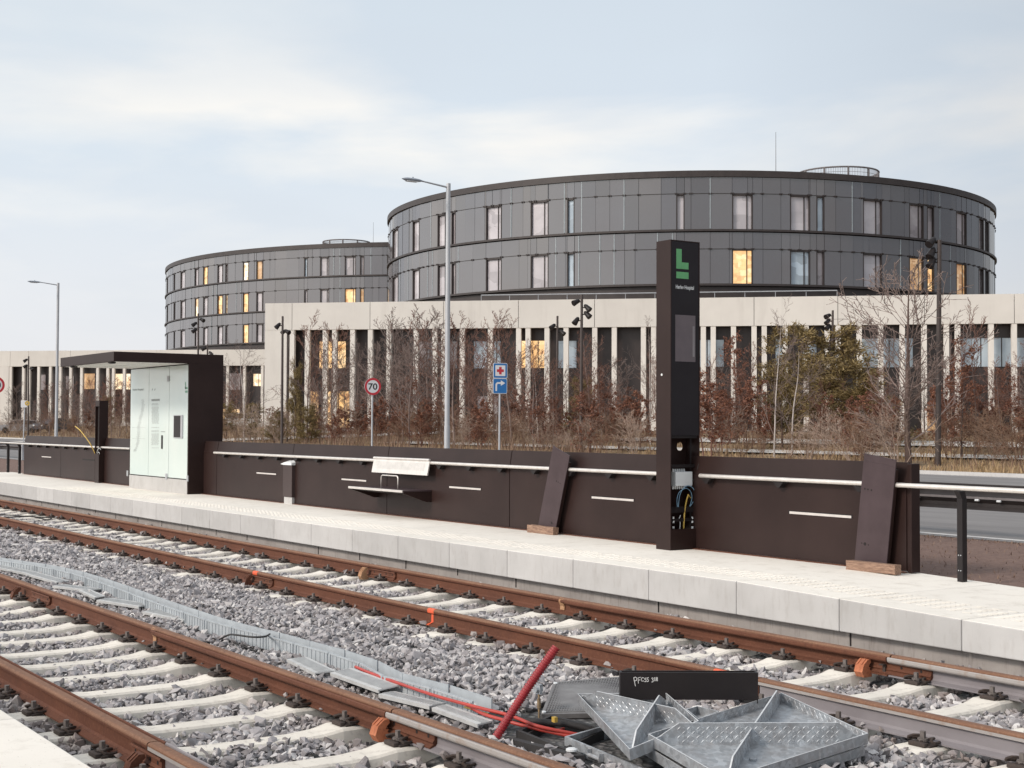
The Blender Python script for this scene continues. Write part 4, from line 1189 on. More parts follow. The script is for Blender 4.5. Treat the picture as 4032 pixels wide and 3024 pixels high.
    def prect(m, a0, b0, a1, b1, tt=.001):
        A, B2 = hitx(a0, (b0 + b1) / 2, xs), hitx(a1, (b0 + b1) / 2, xs)
        Zt, Zb = hitx((a0 + a1) / 2, b0, xs).z, hitx((a0 + a1) / 2, b1, xs).z
        m.box((xs, A.y, Zb), (xs + tt, B2.y, Zt))
    m = MB(); prect(m, 2663, 980, 2684, 1058); m2 = MB(); prect(m2, 2683.5, 1034, 2711, 1058); prect(m2, 2663, 1071, 2711, 1097)
    zL0 = min(p[2] for p in m.v); zL = min(p[2] for p in m2.v if p[2] > zL0 - .02)
    m2.v = [(p[0], p[1], zL0 if abs(p[2] - zL) < .02 and p[2] > zL0 - .03 and abs(p[2] - zL0) < .03 else p[2]) for p in m2.v]
    m.add(m2.v, m2.f); m.build('letter_logo', MAT['green'], g)
    a = hitx(2661, 1141, xs); b2 = hitx(2732, 1141, xs); c2 = hitx(2690, 1127, xs)
    put_text('Herlev Hospital', (xs, a.y, a.z), UY, UZ, b2.y - a.y, (c2.z - a.z) * 1.25, .018).build('stop_name', MAT['white_plastic'], g)
    m = MB(); prect(m, 2659, 1241, 2738, 1424, .0008); m.build('display', MAT['display'], g)
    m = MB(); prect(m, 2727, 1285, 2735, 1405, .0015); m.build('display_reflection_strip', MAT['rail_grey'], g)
    MB().cyl((x0 + .10, y0 - .006, P(2608, 1473).z), (x0 + .10, y0 + .001, P(2608, 1473).z), .014, 12).build('side_lock', MAT['white_plastic'], r)
MAT['pylon_glass'] = M('sign_glass', (.016, .013, .016), (.020, .017, .020), rough=.3, scale=2, spec=.22)
MAT['display'] = M('dead_display', (.115, .095, .105), (.135, .11, .12), rough=.3, scale=6)
pylon()

# ------------------------------------------------------------------ leaning panels and timber blocks
def lean_panel(label, tl, tr, bl, br, holes, tlab):
    z0 = .004; yb = YW - .105
    zt = hity((tl[0] + tr[0]) / 2, (tl[1] + tr[1]) / 2, YH - .05).z; yt = YH - .05
    xt0, xt1 = hity(*tl, yt).x, hity(*tr, yt).x
    xb0, xb1 = hity(*bl, yb).x, hity(*br, yb).x
    W = ((xb1 - xb0) + (xt1 - xt0)) / 2
    o = Vector((xb0, yb, z0)); w = Vector((xt0 - xb0, yt - yb, zt - z0)); wn = w.normalized(); u = (UX - wn * UX.dot(wn)).normalized(); n = u.cross(wn)
    if n.y > 0: n = -n
    r = thing('leaning_panel', label, 'metal panel', o[:], 'metal panels leaning on the handrail')
    hh = w.length
    MB().obox(o, u * W, wn * (hh - .07), -n * .012).build('panel_sheet', MAT['plum'], r)
    MB().obox(o + wn * (hh - .069), u * W, wn * .069, -n * .010 - wn * 0).build('folded_top', MAT['plum'], r)
    MB().obox(o + u * .004 - n * .013, u * (W - .008), wn * (hh - .1), -n * .04).build('return_flange', MAT['brown'], r)
    m = MB()
    for hx, hy, rad in holes:
        p = o + u * (W * hx) + wn * (hh * hy); m.cyl(p, p + n * .001, rad, 10)
    m.build('drill_hole', MAT['cavity'], r)
    return o, u, W
o, u, W = lean_panel('plum coloured metal panel leaning on the handrail left of the sign pillar', (2178, 1754), (2240, 1758), (2114, 2066), (2186, 2072), [(.55, .66, .010), (.66, .66, .008), (.77, .66, .008), (.72, .20, .016), (.62, .20, .006), (.8, .20, .006)], '')
def timber(label, c0, c1, hgt, dep):
    yf = min(hitz(*c1, 0).y, YW - .105 - .018 - dep)
    a, b2 = hity(*c0, yf), hity(*c1, yf); a.z = b2.z = 0
    uu = (b2 - a); L = uu.length; uu.normalize(); n = Vector((-uu.y, uu.x, 0))
    bm = bmesh.new(); bmesh.ops.create_cube(bm, size=1)
    bmesh.ops.subdivide_edges(bm, edges=bm.edges[:], cuts=3, use_grid_fill=True)
    for v in bm.verts:
        q = v.co + Vector((.5, .5, .5)); jit = Vector((rnd.uniform(-1, 1), rnd.uniform(-1, 1), rnd.uniform(-1, 1))) * .0035
        v.co = a + uu * (q.x * L) + n * (q.y * dep) + UZ * (q.z * hgt) + jit
    o = MB().bm(bm).build('timber_block', MAT['timber'])
    # long axis texture
    tag(o, label, 'timber block', 'timber blocks under the leaning panels')
timber('weathered timber block with rounded grey edges under the left leaning panel', (2076, 2092), (2178, 2103), .098, .085)
lean_panel('plum coloured metal panel leaning at the right end of the dark wall', (3403, 1783), (3532, 1790), (3362, 2200), (3484, 2212), [(.12, .70, .010), (.22, .70, .010), (.33, .70, .010), (.28, .23, .017), (.18, .23, .007), (.39, .23, .007), (.13, .995, .006), (.9, .995, .006)], '')
timber('brown timber block under the right leaning panel near the wall end', (3331, 2242), (3523, 2264), .090, .09)
# ------------------------------------------------------------------ ground, road, verge
def gz(x, y):
    if y < 36: return -.05
    return min(1.0, -.05 + (y - 36) * .055)
MAT['earth'] = M('brown_mulch', (.155, .095, .078), (.235, .155, .125), rough=.95, scale=14, bmp=.9, bscale=45, bdist=.03, stretch=(.7, 1.6, 1))
MAT['grassland'] = M('dry_winter_grass_soil', (.20, .135, .075), (.28, .20, .12), rough=.95, scale=1.6, bmp=.6, bscale=30, bdist=.03)
MAT['path'] = M('pale_path_surface', (.62, .59, .55), (.50, .47, .44), rough=.9, scale=2)
MAT['line'] = M('road_line_white', (.66, .64, .62), (.50, .49, .48), rough=.8, scale=9)
def sheet(name, pts, mat):
    return struct(MB().add(pts, [tuple(range(len(pts)))]).build(name, MAT[mat]))
# earth strip between platform and road
sheet('earth', [(-400, 10.96, -.06), (60, 10.96, -.06), (60, 15.35, -.06), (-400, 15.35, -.06)], 'earth')
sheet('road', [(-400, 15.35, -.056), (60, 15.35, -.056), (60, 35.0, -.056), (-400, 35.0, -.056)], 'asphalt')
sheet('ground', [(-1500, -600, -1.2), (900, -600, -1.2), (900, 1500, -1.2), (-1500, 1500, -1.2)], 'grassland')
for y0, y1 in ((15.55, 15.72), (34.5, 34.66)):
    sheet('road_marking', [(-400, y0, -.052), (60, y0, -.052), (60, y1, -.052), (-400, y1, -.052)], 'line')
def terrain():
    xs = np.concatenate([np.arange(-500, -140, 20), np.arange(-140, 60, 2.0), [80, 120, 200]]); ys = np.concatenate([np.arange(35.0, 60, .8), np.arange(60, 420, 12)])
    V = []
    for x in xs:
        for y in ys:
            V.append((x, y, gz(x, y) + (.06 * math.sin(x * .9 + y * 1.7) * math.sin(y * .6 - x * .35) if 36 < y < 100 else 0)))
    n = len(ys); F = [(i * n + j, (i + 1) * n + j, (i + 1) * n + j + 1, i * n + j + 1) for i in range(len(xs) - 1) for j in range(n - 1)]
    struct(npmesh('grass_verge', np.array(V), np.array(F), MAT['grassland']))
terrain()
# concrete kerb along the far road edge
o = MB().box((-400, 35.0, -.2), (60, 35.22, .05)).build('road_kerb', MAT['kerb']); struct(o)
# pale paths through the planting, parallel to the facade
FD0 = 105.0
FA = math.atan2(29300, FPX)
fu = (rt * math.sin(FA) - fh * math.cos(FA)).normalized()      # along the facade to the right, coming closer
fn = Vector((fu.y, -fu.x, 0))                                   # out of the facade towards the viewer
if fn.dot(fh) > 0: fn = -fn
FP0 = atd(2500, 1676, FD0); FP0.z = 0
def FP(u, n, z): return FP0 + fu * u + fn * n + UZ * z
def fhit(sx, sy, n=0.0):
    p = hitplane(sx, sy, FP0 + fn * n, fn); d = p - FP0
    return d.dot(fu), p.z
def pathstrip(off0, off1, u0, u1):
    P = [];k = 60
    for i in range(k + 1):
        u = u0 + (u1 - u0) * i / k
        a, b2 = FP(u, off0, 0), FP(u, off1, 0); P += [(a.x, a.y, gz(a.x, a.y) + .085), (b2.x, b2.y, gz(b2.x, b2.y) + .085)]
    return struct(MB().add(P, [(2 * i, 2 * i + 1, 2 * i + 3, 2 * i + 2) for i in range(k)]).build('path', MAT['path']))
pathstrip(6, 11, -46, 70)
def rowstrip(y0, y1, x0, x1, h=.02):
    P = []; k = 40
    for i in range(k + 1):
        x = x0 + (x1 - x0) * i / k; P += [(x, y0, gz(x, y0) + h), (x, y1, gz(x, y1) + h)]
    return struct(MB().add(P, [(2 * i, 2 * i + 2, 2 * i + 3, 2 * i + 1) for i in range(k)]).build('path', MAT['path']))
rowstrip(41.0, 42.6, -75, 25, .09)
rowstrip(46.5, 49.5, -60, 40, .09)

# ------------------------------------------------------------------ guard rail of the road
MAT['guard'] = M('dark_guard_rail', (.020, .016, .016), (.032, .026, .025), rough=.45, scale=3)
MAT['guard_grey'] = M('grey_zinc', (.22, .20, .20), (.15, .135, .135), rough=.5, metal=.3, scale=5)
def guard():
    p = hitz(3592, 2099, -.05); y = p.y
    r = thing('guard_rail', 'dark steel guard rail on galvanised posts beside the road', 'guard rail', (p.x, y, -.05))
    pr = [(0, .31), (.05, .35), (.05, .40), (0, .45), (0, .49), (.05, .53), (.05, .58), (.01, .63), (-.01, .65), (-.01, .63), (.035, .58), (.035, .54), (-.015, .49), (-.015, .45), (.035, .40), (.035, .36), (-.015, .31)]
    MB().prism(pr, Vector((-160, y + .12, 0)), UY, UZ, Vector((190, 0, 0))).build('beam', MAT['guard'], r)
    MB().box((-160, y + .09, .455), (30, y + .103, .485)).build('lit_band', MAT['guard_grey'], r)  # lit middle fold of the beam painted as a grey strip
    for i in range(-22, 3):
        x = p.x + i * 4.0
        MB().box((x - .09, y - .03, -.3), (x - .0, y + .09, .60), .004).build('post', MAT['steel_pole'], r)
    for s in (3614, 3848, 3934):
        q = hity(s, 1943 + (s - 3614) * .04, y + .09)
        MB().tube([(q.x - .03, y + .085, .44), (q.x + .03, y + .085, .44)], .014, 8).build('reflector', MAT['white_plastic'], r)
guard()

# ------------------------------------------------------------------ street lamps
MAT['lamp_head'] = M('lamp_head_grey', (.33, .37, .42), (.28, .31, .36), rough=.4)
def street_lamp(label, base, top_s, rb=.085, rt_=.065, arm=1.0):
    p = Vector(base); H = top_s
    r = thing('street_lamp', label, 'street lamp', base, 'silver street lamps along the road')
    MB().tube([(p.x, p.y, p.z), (p.x, p.y, p.z + 1.4), (p.x, p.y, p.z + 1.41), (p.x, p.y, H)], [rb * 1.12, rb * 1.12, rb, rt_ * 1.15], 16).build('pole', MAT['steel_pole'], r, smooth=True, autosm=40)
    MB().tube([(p.x, p.y, H - .13), (p.x, p.y - arm, H - .02)], [.032, .024], 10).build('arm', MAT['steel_pole'], r, smooth=True, autosm=40)
    e = Vector((p.x, p.y - arm, H))
    hb = MB(); hb.tube([(e.x, e.y + .05, 0), (e.x, e.y - .12, 0), (e.x, e.y - .30, 0), (e.x, e.y - .58, 0), (e.x, e.y - .74, 0)], [.03, .11, .14, .13, .03], 14)
    hb.v = [(a, b_, H - .02 + c * .42 + .02 * (e.y - b_)) for a, b_, c in hb.v]; hb.build('lamp_head', MAT['lamp_head'], r, smooth=True, autosm=50)
    MB().cyl((e.x, e.y - .34, H + .03), (e.x, e.y - .34, H + .08), .025, 10).build('sensor', MAT['lamp_head'], r)
    MB().box((e.x - .09, e.y - .58, H - .078), (e.x + .09, e.y - .18, H - .06)).build('lamp_glass', MAT['white_plastic'], r)
YL = 24.2
b1 = hity(1760, 1760, YL); t1 = hity(1768, 722, YL)
street_lamp('tall silver street lamp standing left of the round building front', (b1.x, YL, -.05), t1.z)
b2_ = hity(221, 1715, YL); t2 = hity(229, 1114, YL)
street_lamp('smaller looking silver street lamp near the left photo edge by the shelter', (b2_.x, YL, -.05), t2.z)

# ------------------------------------------------------------------ road signs
MAT['sign_red'] = M('sign_red', (.58, .03, .045), (.52, .025, .04), rough=.4)
MAT['sign_white'] = M('sign_white', (.80, .79, .79), (.76, .75, .75), rough=.4)
MAT['sign_blue'] = M('sign_blue', (.018, .17, .46), (.016, .15, .42), rough=.4)
MAT['sign_black'] = M('sign_black', (.02, .018, .018), (.026, .022, .022), rough=.5)
def frame_at(sx, sy, dep, ang):
    p = atd(sx, sy, dep)
    n = (rt * math.sin(R_(ang)) - fh * math.cos(R_(ang))).normalized(); u = UZ.cross(n).normalized()
    return p, u, n
def disc(m, p, u, n, r0, r1, lift, k=40):
    w = n.cross(u) * -1 if False else UZ
    A = [p + n * lift + (u * math.cos(2 * math.pi * i / k) + w * math.sin(2 * math.pi * i / k)) * r1 for i in range(k)]
    if r0 <= 0: m.add(A, [tuple(range(k))])
    else:
        B = [p + n * lift + (u * math.cos(2 * math.pi * i / k) + w * math.sin(2 * math.pi * i / k)) * r0 for i in range(k)]
        m.add(A + B, [(i, (i + 1) % k, k + (i + 1) % k, k + i) for i in range(k)])
def speed_sign(label, sx, sy, dep, rad, post_s, text=True):
    p, u, n = frame_at(sx, sy, dep, 26)
    r = thing('speed_sign', label, 'road sign', (p.x, p.y, -.05), 'round red speed signs')
    pb = atd(post_s[0], post_s[1], dep)
    MB().tube([(pb.x, pb.y, -.05), (p.x - n.x * .05, p.y - n.y * .05, p.z + rad * .9)], .035, 10).build('post', MAT['steel_pole'], r)
    m = MB(); k = 40
    m.tube([p - n * .03, p], rad, k); pl = m.build('sign_plate', MAT['steel_pole'], r)
    m = MB(); disc(m, p, u, n, rad * .74, rad, .003); m.build('red_ring', MAT['sign_red'], r)
    m = MB(); disc(m, p, u, n, 0, rad * .76, .0015); m.build('white_field', MAT['sign_white'], r)
    if text:
        w = rad * 1.12
        put_text('70', p - u * (w / 2) - UZ * (rad * .38), u, UZ, w, rad * .76, .022, .005).build('speed_number', MAT['sign_black'], r)
speed_sign('round red and white speed sign showing 70 on a grey post', 1468, 1522, 57.6, .35, (1464, 1770))
speed_sign('round red ringed sign cut by the left photo edge', -17, 1516, 57.6, .35, (-20, 1770))
def hospital_sign():
    dep = 57
    r = None
    for k, (sx, sy) in enumerate(((1970, 1459.5), (1969, 1520))):
        p, u, n = frame_at(sx, sy, dep, 22)
        if r is None:
            pb = atd(1966, 1770, dep)
            r = thing('hospital_sign', "blue road sign with a red cross above a right turn arrow on a grey post", 'road sign', (pb.x, pb.y, -.05))
            MB().tube([(pb.x, pb.y, -.05), (p.x - n.x * .05, p.y - n.y * .05, p.z + .25)], .038, 10).build('post', MAT['steel_pole'], r)
        h = .305
        def rr(m, a, b2, lift, rc, cx=0, cz=0, th=0):
            pts = []
            for qx, qz, s in ((a - rc, b2 - rc, 0), (-a + rc, b2 - rc, 90), (-a + rc, -b2 + rc, 180), (a - rc, -b2 + rc, 270)):
                for i in range(6):
                    an = R_(s + 18 * i); pts.append((cx + qx + rc * math.cos(an), cz + qz + rc * math.sin(an)))
            P = [p + u * x + UZ * z + n * lift for x, z in pts]; kk = len(P)
            if th: Q = [q - n * th for q in P]; m.add(P + Q, [tuple(range(kk)), tuple(range(2 * kk - 1, kk - 1, -1))] + [(i, kk + i, kk + (i + 1) % kk, (i + 1) % kk) for i in range(kk)])
            else: m.add(P, [tuple(range(kk))])
        m = MB(); rr(m, h, h, 0, .05, th=.02); pl = m.build('sign_plate', MAT['sign_white'], r)
        m = MB(); rr(m, h - .018, h - .018, .002, .04); m.build('blue_field', MAT['sign_blue'], pl)
        if k == 0:
            m = MB(); rr(m, .215, .215, .004, .02); m.build('white_field', MAT['sign_white'], pl)
            m = MB(); rr(m, .055, .15, .0063, .002); rr(m, .15, .055, .006, .002); m.build('red_cross', MAT['sign_red'], pl)
        else:
            m = MB()
            def q(pts): m.add([p + u * x + UZ * z + n * .0045 for x, z in pts], [tuple(range(len(pts)))])
            pts = [(-.20, -.20), (-.13, -.20), (-.13, .05), (-.10, .085), (.03, .085), (.03, .01), (.22, .12), (.03, .23), (.03, .155), (-.13, .155), (-.20, .08)]
            A = [p + u * x + UZ * z + n * .0045 for x, z in pts]
            m.add(A, [(0, 1, 2, 10), (2, 3, 9, 10), (3, 4, 8, 9), (5, 6, 7)]); m.build('white_arrow', MAT['sign_white'], pl)
hospital_sign()
def small_sign():
    dep = 88
    p, u, n = frame_at(97, 1591, dep, 10)
    pb = atd(92, 1720, dep)
    r = thing('road_sign', 'small pale and yellow road sign on a thin post near the left photo edge', 'road sign', (pb.x, pb.y, -.05))
    MB().tube([(pb.x, pb.y, -.05), (p.x - n.x * .05, p.y - n.y * .05, p.z + .2)], .035, 8).build('post', MAT['steel_pole'], r)
    MB().obox(p - u * .22 - UZ * .2, u * .36, n * .03, UZ * .42).build('pale_plate', MAT['sign_white'], r)
    m = MB(); disc(m, p + u * .16 + UZ * .05, u, n, .05, .15, .035, 24); m.build('yellow_ring', MAT['yellow'], r)
small_sign()

# ------------------------------------------------------------------ spotlight masts
MAT['mast'] = M('bronze_mast', (.050, .036, .032), (.065, .048, .043), rough=.5, scale=2)
def mast(label, sx, stop, sbase, dep, spots, top_x=None, rad=.085):
    b = atd(sbase[0], sbase[1], dep); t = atd(sx, stop, dep); zb = gz(b.x, b.y)
    r = thing('spotlight_mast', label, 'light mast', (b.x, b.y, zb), 'dark masts with spotlights')
    MB().tube([(b.x, b.y, zb - .2), (t.x, t.y, t.z)], [rad, rad * .72], 12).build('pole', MAT['mast'], r, smooth=True, autosm=40)
    for dz, side, tilt in spots:
        c = Vector((t.x, t.y, t.z - dz)); d = (rt * side).normalized()
        m = MB(); m.tube([c, c + d * .20], .028, 8)
        e = c + d * .26; aim = (d * .55 - fh * .35 - UZ * tilt).normalized()
        m.tube([e - aim * .20, e - aim * .12, e + aim * .02, e + aim * .14, e + aim * .20], [.05, .10, .12, .14, .145], 14)
        m.build('spotlight', MAT['black'], r, smooth=True, autosm=40)
mast('tallest dark mast with three spotlights in front of the round building on the right', 3699, 945, (3693, 1845), 47.8, [(.05, -.3, .5), (.42, -1, .9), (.75, -1, .9)], rad=.10)
mast('dark mast with four spotlights left of the sign pillar', 2291, 1160, (2287, 1775), 68, [(.35, -.5, .3), (.62, 1, .6), (.95, 1, .6), (1.25, -1, .8)])
mast('thin dark mast with two spotlights just left of the four-spot mast', 2195, 1244, (2193, 1770), 82, [(.6, -1, .5), (.95, 1, .5)])
mast('dark mast with a spotlight near the pale building corner', 1113, 1245, (1110, 1700), 83, [(.55, -1, .7), (.9, .4, .3)])
mast('shorter dark mast close right of the one at the pale building corner', 1133, 1300, (1131, 1700), 95, [(.1, -1, .5)])
mast('dark mast with spotlights rising above the far right end of the row', 3279, 1222, (3276, 1760), 77, [(.3, -1, .3), (.6, -1, .6), (.9, -1, .6)])
mast('dark mast with three spotlights in front of the left round building', 781, 1234, (779, 1690), 100, [(.45, .2, .3), (.75, -1, .5), (1.2, -1, .5)])
mast('dark mast top with two spotlights showing just above the shelter roof', 817, 1356, (817, 1700), 113, [(.35, -1, .3), (.7, 1, .6), (1.0, 1, .7)])
mast('dark mast with spotlights before the far left pale wing', 113, 1403, (111, 1690), 124, [(.35, -1, .5), (.85, -1, .5), (1.1, 1, .5)])

# ------------------------------------------------------------------ concrete building with colonnade
def win_glass(name, c1, c2, rough=.08, e=None, es=0, sc=.5, m_=None):
    """window pane: blinds, ceilings and furniture behind read as soft blocks"""
    m, nt, b = nodes(name)
    tc = N(nt, 'ShaderNodeTexCoord'); mp = N(nt, 'ShaderNodeMapping'); mp.inputs['Scale'].default_value = (1, 1, 1.5); nt.links.new(tc.outputs['Object'], mp.inputs[0])
    v = N(nt, 'ShaderNodeTexVoronoi'); v.distance = 'CHEBYCHEV'; v.inputs['Scale'].default_value = .62; v.inputs['Randomness'].default_value = .8; nt.links.new(mp.outputs[0], v.inputs['Vector'])
    sp = N(nt, 'ShaderNodeSeparateColor'); nt.links.new(v.outputs['Color'], sp.inputs[0])
    n = ramp(nt, noise(nt, sc, 4, .6), [(.35, 0.0), (.65, 1.0)])
    c = mixc(nt, n, c1, c2)
    c = mixc(nt, 1.0, c, ramp(nt, sp.outputs[1], [(0, .72), (.5, 1.0), (1, 1.12)]), 'MULTIPLY')
    nt.links.new(c, b.inputs['Base Color']); b.inputs['Roughness'].default_value = rough
    if e:
        v2 = N(nt, 'ShaderNodeTexVoronoi'); v2.distance = 'CHEBYCHEV'; v2.inputs['Scale'].default_value = 1.5; nt.links.new(mp.outputs[0], v2.inputs['Vector'])
        sp2 = N(nt, 'ShaderNodeSeparateColor'); nt.links.new(v2.outputs['Color'], sp2.inputs[0])
        n2 = ramp(nt, sp2.outputs[0], [(0, (e[0] * .50, e[1] * .36, e[2] * .26)), (.3, (e[0] * .86, e[1] * .8, e[2] * .75)), (.7, e), (1, (e[0] * 1.05, e[1] * 1.25, e[2] * 1.7))])
        n3 = ramp(nt, noise(nt, sc * 2.5, 5, .7), [(.3, .72), (.7, 1.1)])
        nt.links.new(mixc(nt, 1.0, n2, n3, 'MULTIPLY'), b.inputs['Emission Color']); b.inputs['Emission Strength'].default_value = es
    return m
MAT['pane_sky'] = win_glass('pane_sky', (.40, .48, .56), (.52, .61, .68))
MAT['pane_dull'] = win_glass('pane_dull', (.30, .265, .275), (.44, .40, .41))
MAT['pane_lav'] = win_glass('pane_lavender', (.42, .395, .415), (.54, .51, .53), sc=.35)
MAT['pane_lit'] = win_glass('pane_lit', (.4, .3, .2), (.3, .2, .12), e=(1.0, .62, .27), es=.92, sc=.9)
MAT['pane_warm'] = win_glass('pane_warm', (.4, .3, .2), (.3, .2, .12), e=(.62, .36, .16), es=.62, sc=.8)
MAT['pane_bright'] = win_glass('pane_bright', (.5, .45, .4), (.4, .3, .2), e=(1.0, .80, .52), es=1.0, sc=1.1)
def concrete_block(name, label, cat, u_left, u_right, n0, zt, zp, zb, cols, joints, wins, depth, doff=1.1, cw=.37):
    """block in facade coordinates; n0 = offset of its front plane"""
    a = FP((u_left + u_right) / 2, n0, zb)
    r = thing(name, label, cat, (a.x, a.y, zb))
    def fb(u0, u1, d0, d1, z0, z1): 
        o = FP(u0, n0 - d1, z0); return (o, fu * (u1 - u0), fn * (d1 - d0), UZ * (z1 - z0))
    js = [u_left] + sorted(joints) + [u_right]
    for p, q in zip(js, js[1:]):
        MB().obox(*fb(p + .02, q - .02, 0, .5, zp, zt)).build('parapet_panel', MAT['facade'], r)
    MB().obox(*fb(u_left + .01, u_right - .01, .06, depth, zp + .02, zt - .4)).build('roof', MAT['roof_dark'], r)
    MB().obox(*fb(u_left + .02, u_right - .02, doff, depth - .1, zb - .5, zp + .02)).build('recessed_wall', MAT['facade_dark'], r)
    m = MB()
    x = u_left + 1
    while x < u_right - 1:
        m.obox(*fb(x, x + .03, doff - .012, doff, zb, zp)); x += 1.15
    for z in (zb + (zp - zb) * .49, zb + (zp - zb) * .73): m.obox(*fb(u_left + .5, u_right - .5, doff - .014, doff, z, z + .04))
    m.build('cladding_joint', MAT['roof_dark'], r)
    for c in cols:
        MB().obox(*fb(c - cw / 2, c + cw / 2, .05, .42, zb, zp + .01)).build('column', MAT['column'], r)
    MB().obox(*fb(u_left + .01, u_right - .01, .02, doff + .2, zb - 1.6, zb - .0)).build('plinth', MAT['foundation_pale'], r)
    for (u0, u1, z0, z1, mt, mull) in wins:
        f = MB()
        for q in ((u0 - .05, u0, z0, z1), (u1, u1 + .05, z0, z1), (u0, u1, z1, z1 + .05), (u0, u1, z0 - .05, z0)):
            f.obox(*fb(q[0], q[1], doff - .06, doff - .013, q[2], q[3]))
        fo = f.build('window', MAT['roof_dark'], r)
        MB().obox(*fb(u0, u1, doff - .03, doff - .016, z0, z1)).build('pane', MAT[mt], fo)
        if mull:
            mm = MB()
            for t in mull: uu = u0 + (u1 - u0) * t; mm.obox(*fb(uu - .035, uu + .035, doff - .05, doff - .03, z0, z1))
            mm.build('mullion', MAT['roof_dark'], fo)
    return r, fb
MAT['foundation_pale'] = conc('pale_plinth', (.42, .385, .355), (.36, .33, .305), (.26, .235, .215), stretch=(1, 1, .3), amount=.5, scale=.6, sc2=2)
zt = fhit(2800, 1172)[1]; zp = fhit(2800, 1284)[1]; zbase = fhit(2500, 1696)[1]
cs = [1149, 1209, 1279, 1316, 1387, 1457, 1530, 1637, 1711, 1746, 1819, 1930, 2041, 2078, 2153, 2228, 2341, 2418, 2533, 2573, 2650, 2690, 2769, 2808, 2888, 2969, 3009, 3091, 3174, 3257, 3300, 3383, 3468, 3553, 3639, 3727, 3771, 3903, 3994, 4070, 4110, 4190, 4270]
cols = [fhit(s, 1300)[0] for s in cs]
joints = [fhit(s, 1230)[0] for s in (1150, 1457, 1746, 2041, 2341, 2650, 2969, 3299, 3640, 3994)]
WO = -1.08
def W_(x0, y0, x1, y1, mt, mull=()):
    u0, _ = fhit(x0, (y0 + y1) / 2, WO); u1, _ = fhit(x1, (y0 + y1) / 2, WO); xm = (x0 + x1) / 2
    return (u0, u1, fhit(xm, y1, WO)[1], fhit(xm, y0, WO)[1], mt, mull)
wins = [W_(1258, 1345, 1362, 1450, 'pane_lit', (.33,)), W_(1221, 1541, 1254, 1680, 'pane_warm'), W_(1290, 1541, 1376, 1684, 'pane_lit', (.5,)),
        W_(1650, 1344, 1736, 1450, 'pane_dull', (.5,)), W_(1765, 1344, 1800, 1450, 'pane_dull'), W_(1866, 1344, 1972, 1450, 'pane_sky', (.5, .85)), W_(2050, 1342, 2146, 1449, 'pane_lit', (.28, .72)),
        W_(2199, 1342, 2270, 1449, 'pane_sky', (.5,)), W_(2756, 1338, 2850, 1444, 'pane_sky', (.3,)), W_(3054, 1336, 3080, 1446, 'pane_sky'), W_(3160, 1334, 3215, 1446, 'pane_sky'),
        W_(3388, 1333, 3594, 1446, 'pane_sky', (.35, .55, .8)), W_(3780, 1331, 3985, 1444, 'pane_sky', (.4, .8)), W_(4003, 1330, 4120, 1444, 'pane_sky', (.4,)),
        W_(3650, 1600, 3686, 1697, 'pane_warm'), W_(1880, 1560, 1960, 1660, 'pane_dull', (.5,)), W_(3440, 1545, 3480, 1610, 'pane_dull')]
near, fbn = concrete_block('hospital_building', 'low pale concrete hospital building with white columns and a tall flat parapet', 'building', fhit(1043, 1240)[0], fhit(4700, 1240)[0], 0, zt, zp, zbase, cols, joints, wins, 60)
uL = fhit(1043, 1240)[0]
MB().obox(*fbn(uL + .005, fhit(1146, 1400)[0] - .25, .02, .9, zbase, zp + .015)).build('end_wall', MAT['facade'], near)
MB().obox(*fbn(uL - .004, uL + .3, .5, 59, zbase - 1, zt - .02)).build('side_wall', MAT['facade'], near)
# roof railing
zr = fhit(2400, 1150)[1]
m = MB(); u0, u1 = fhit(1895, 1165, -14)[0], fhit(3296, 1145, -14)[0]; z0, z1 = fhit(2400, 1156, -14)[1], fhit(2400, 1156, -14)[1]
m.tube([FP(u0, -14, z1), FP(u1, -14, z1)], .05, 6)
k = 12
for i in range(k + 1): p = FP(u0 + (u1 - u0) * i / k, -14, 0); m.tube([p + UZ * (zt - .5), p + UZ * z1], .025, 5)
m.build('roof_railing', MAT['steel_pole'], near)
# far left wing
NB = -75.0
zt2, zp2 = fhit(800, 1377, NB)[1], fhit(800, 1440, NB)[1]; zb2 = zp2 - (zp - zbase)
cs2 = [41, 91, 113, 151, 197, 236, 277, 320, 383, 423, 445, 488, 540, 590, 640, 690, 740, 790, 840, 895, 961, 1032]
cols2 = [fhit(s, 1450, NB)[0] for s in cs2]; WO = NB - 1.08
wins2 = [W_(332, 1471, 373, 1532, 'pane_warm'), W_(454, 1472, 514, 1533, 'pane_bright', (.5,)), W_(904, 1470, 946, 1535, 'pane_dull'), W_(998, 1472, 1040, 1520, 'pane_bright', (.5,)), W_(866, 1611, 944, 1672, 'pane_lit', (.5,)), W_(260, 1480, 290, 1535, 'pane_dull'), W_(150, 1475, 180, 1535, 'pane_dull')]
j2 = [fhit(s, 1410, NB)[0] for s in (40, 112, 277, 440, 617, 790, 960)]
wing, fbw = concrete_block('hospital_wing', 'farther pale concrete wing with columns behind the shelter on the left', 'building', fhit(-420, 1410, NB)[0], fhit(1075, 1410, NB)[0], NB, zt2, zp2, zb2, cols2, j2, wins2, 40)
MB().obox(*fbw(fhit(-420, 1500, NB)[0], fhit(34, 1500, NB)[0], .02, .9, zb2, zp2 + .015)).build('end_wall', MAT['facade'], wing)

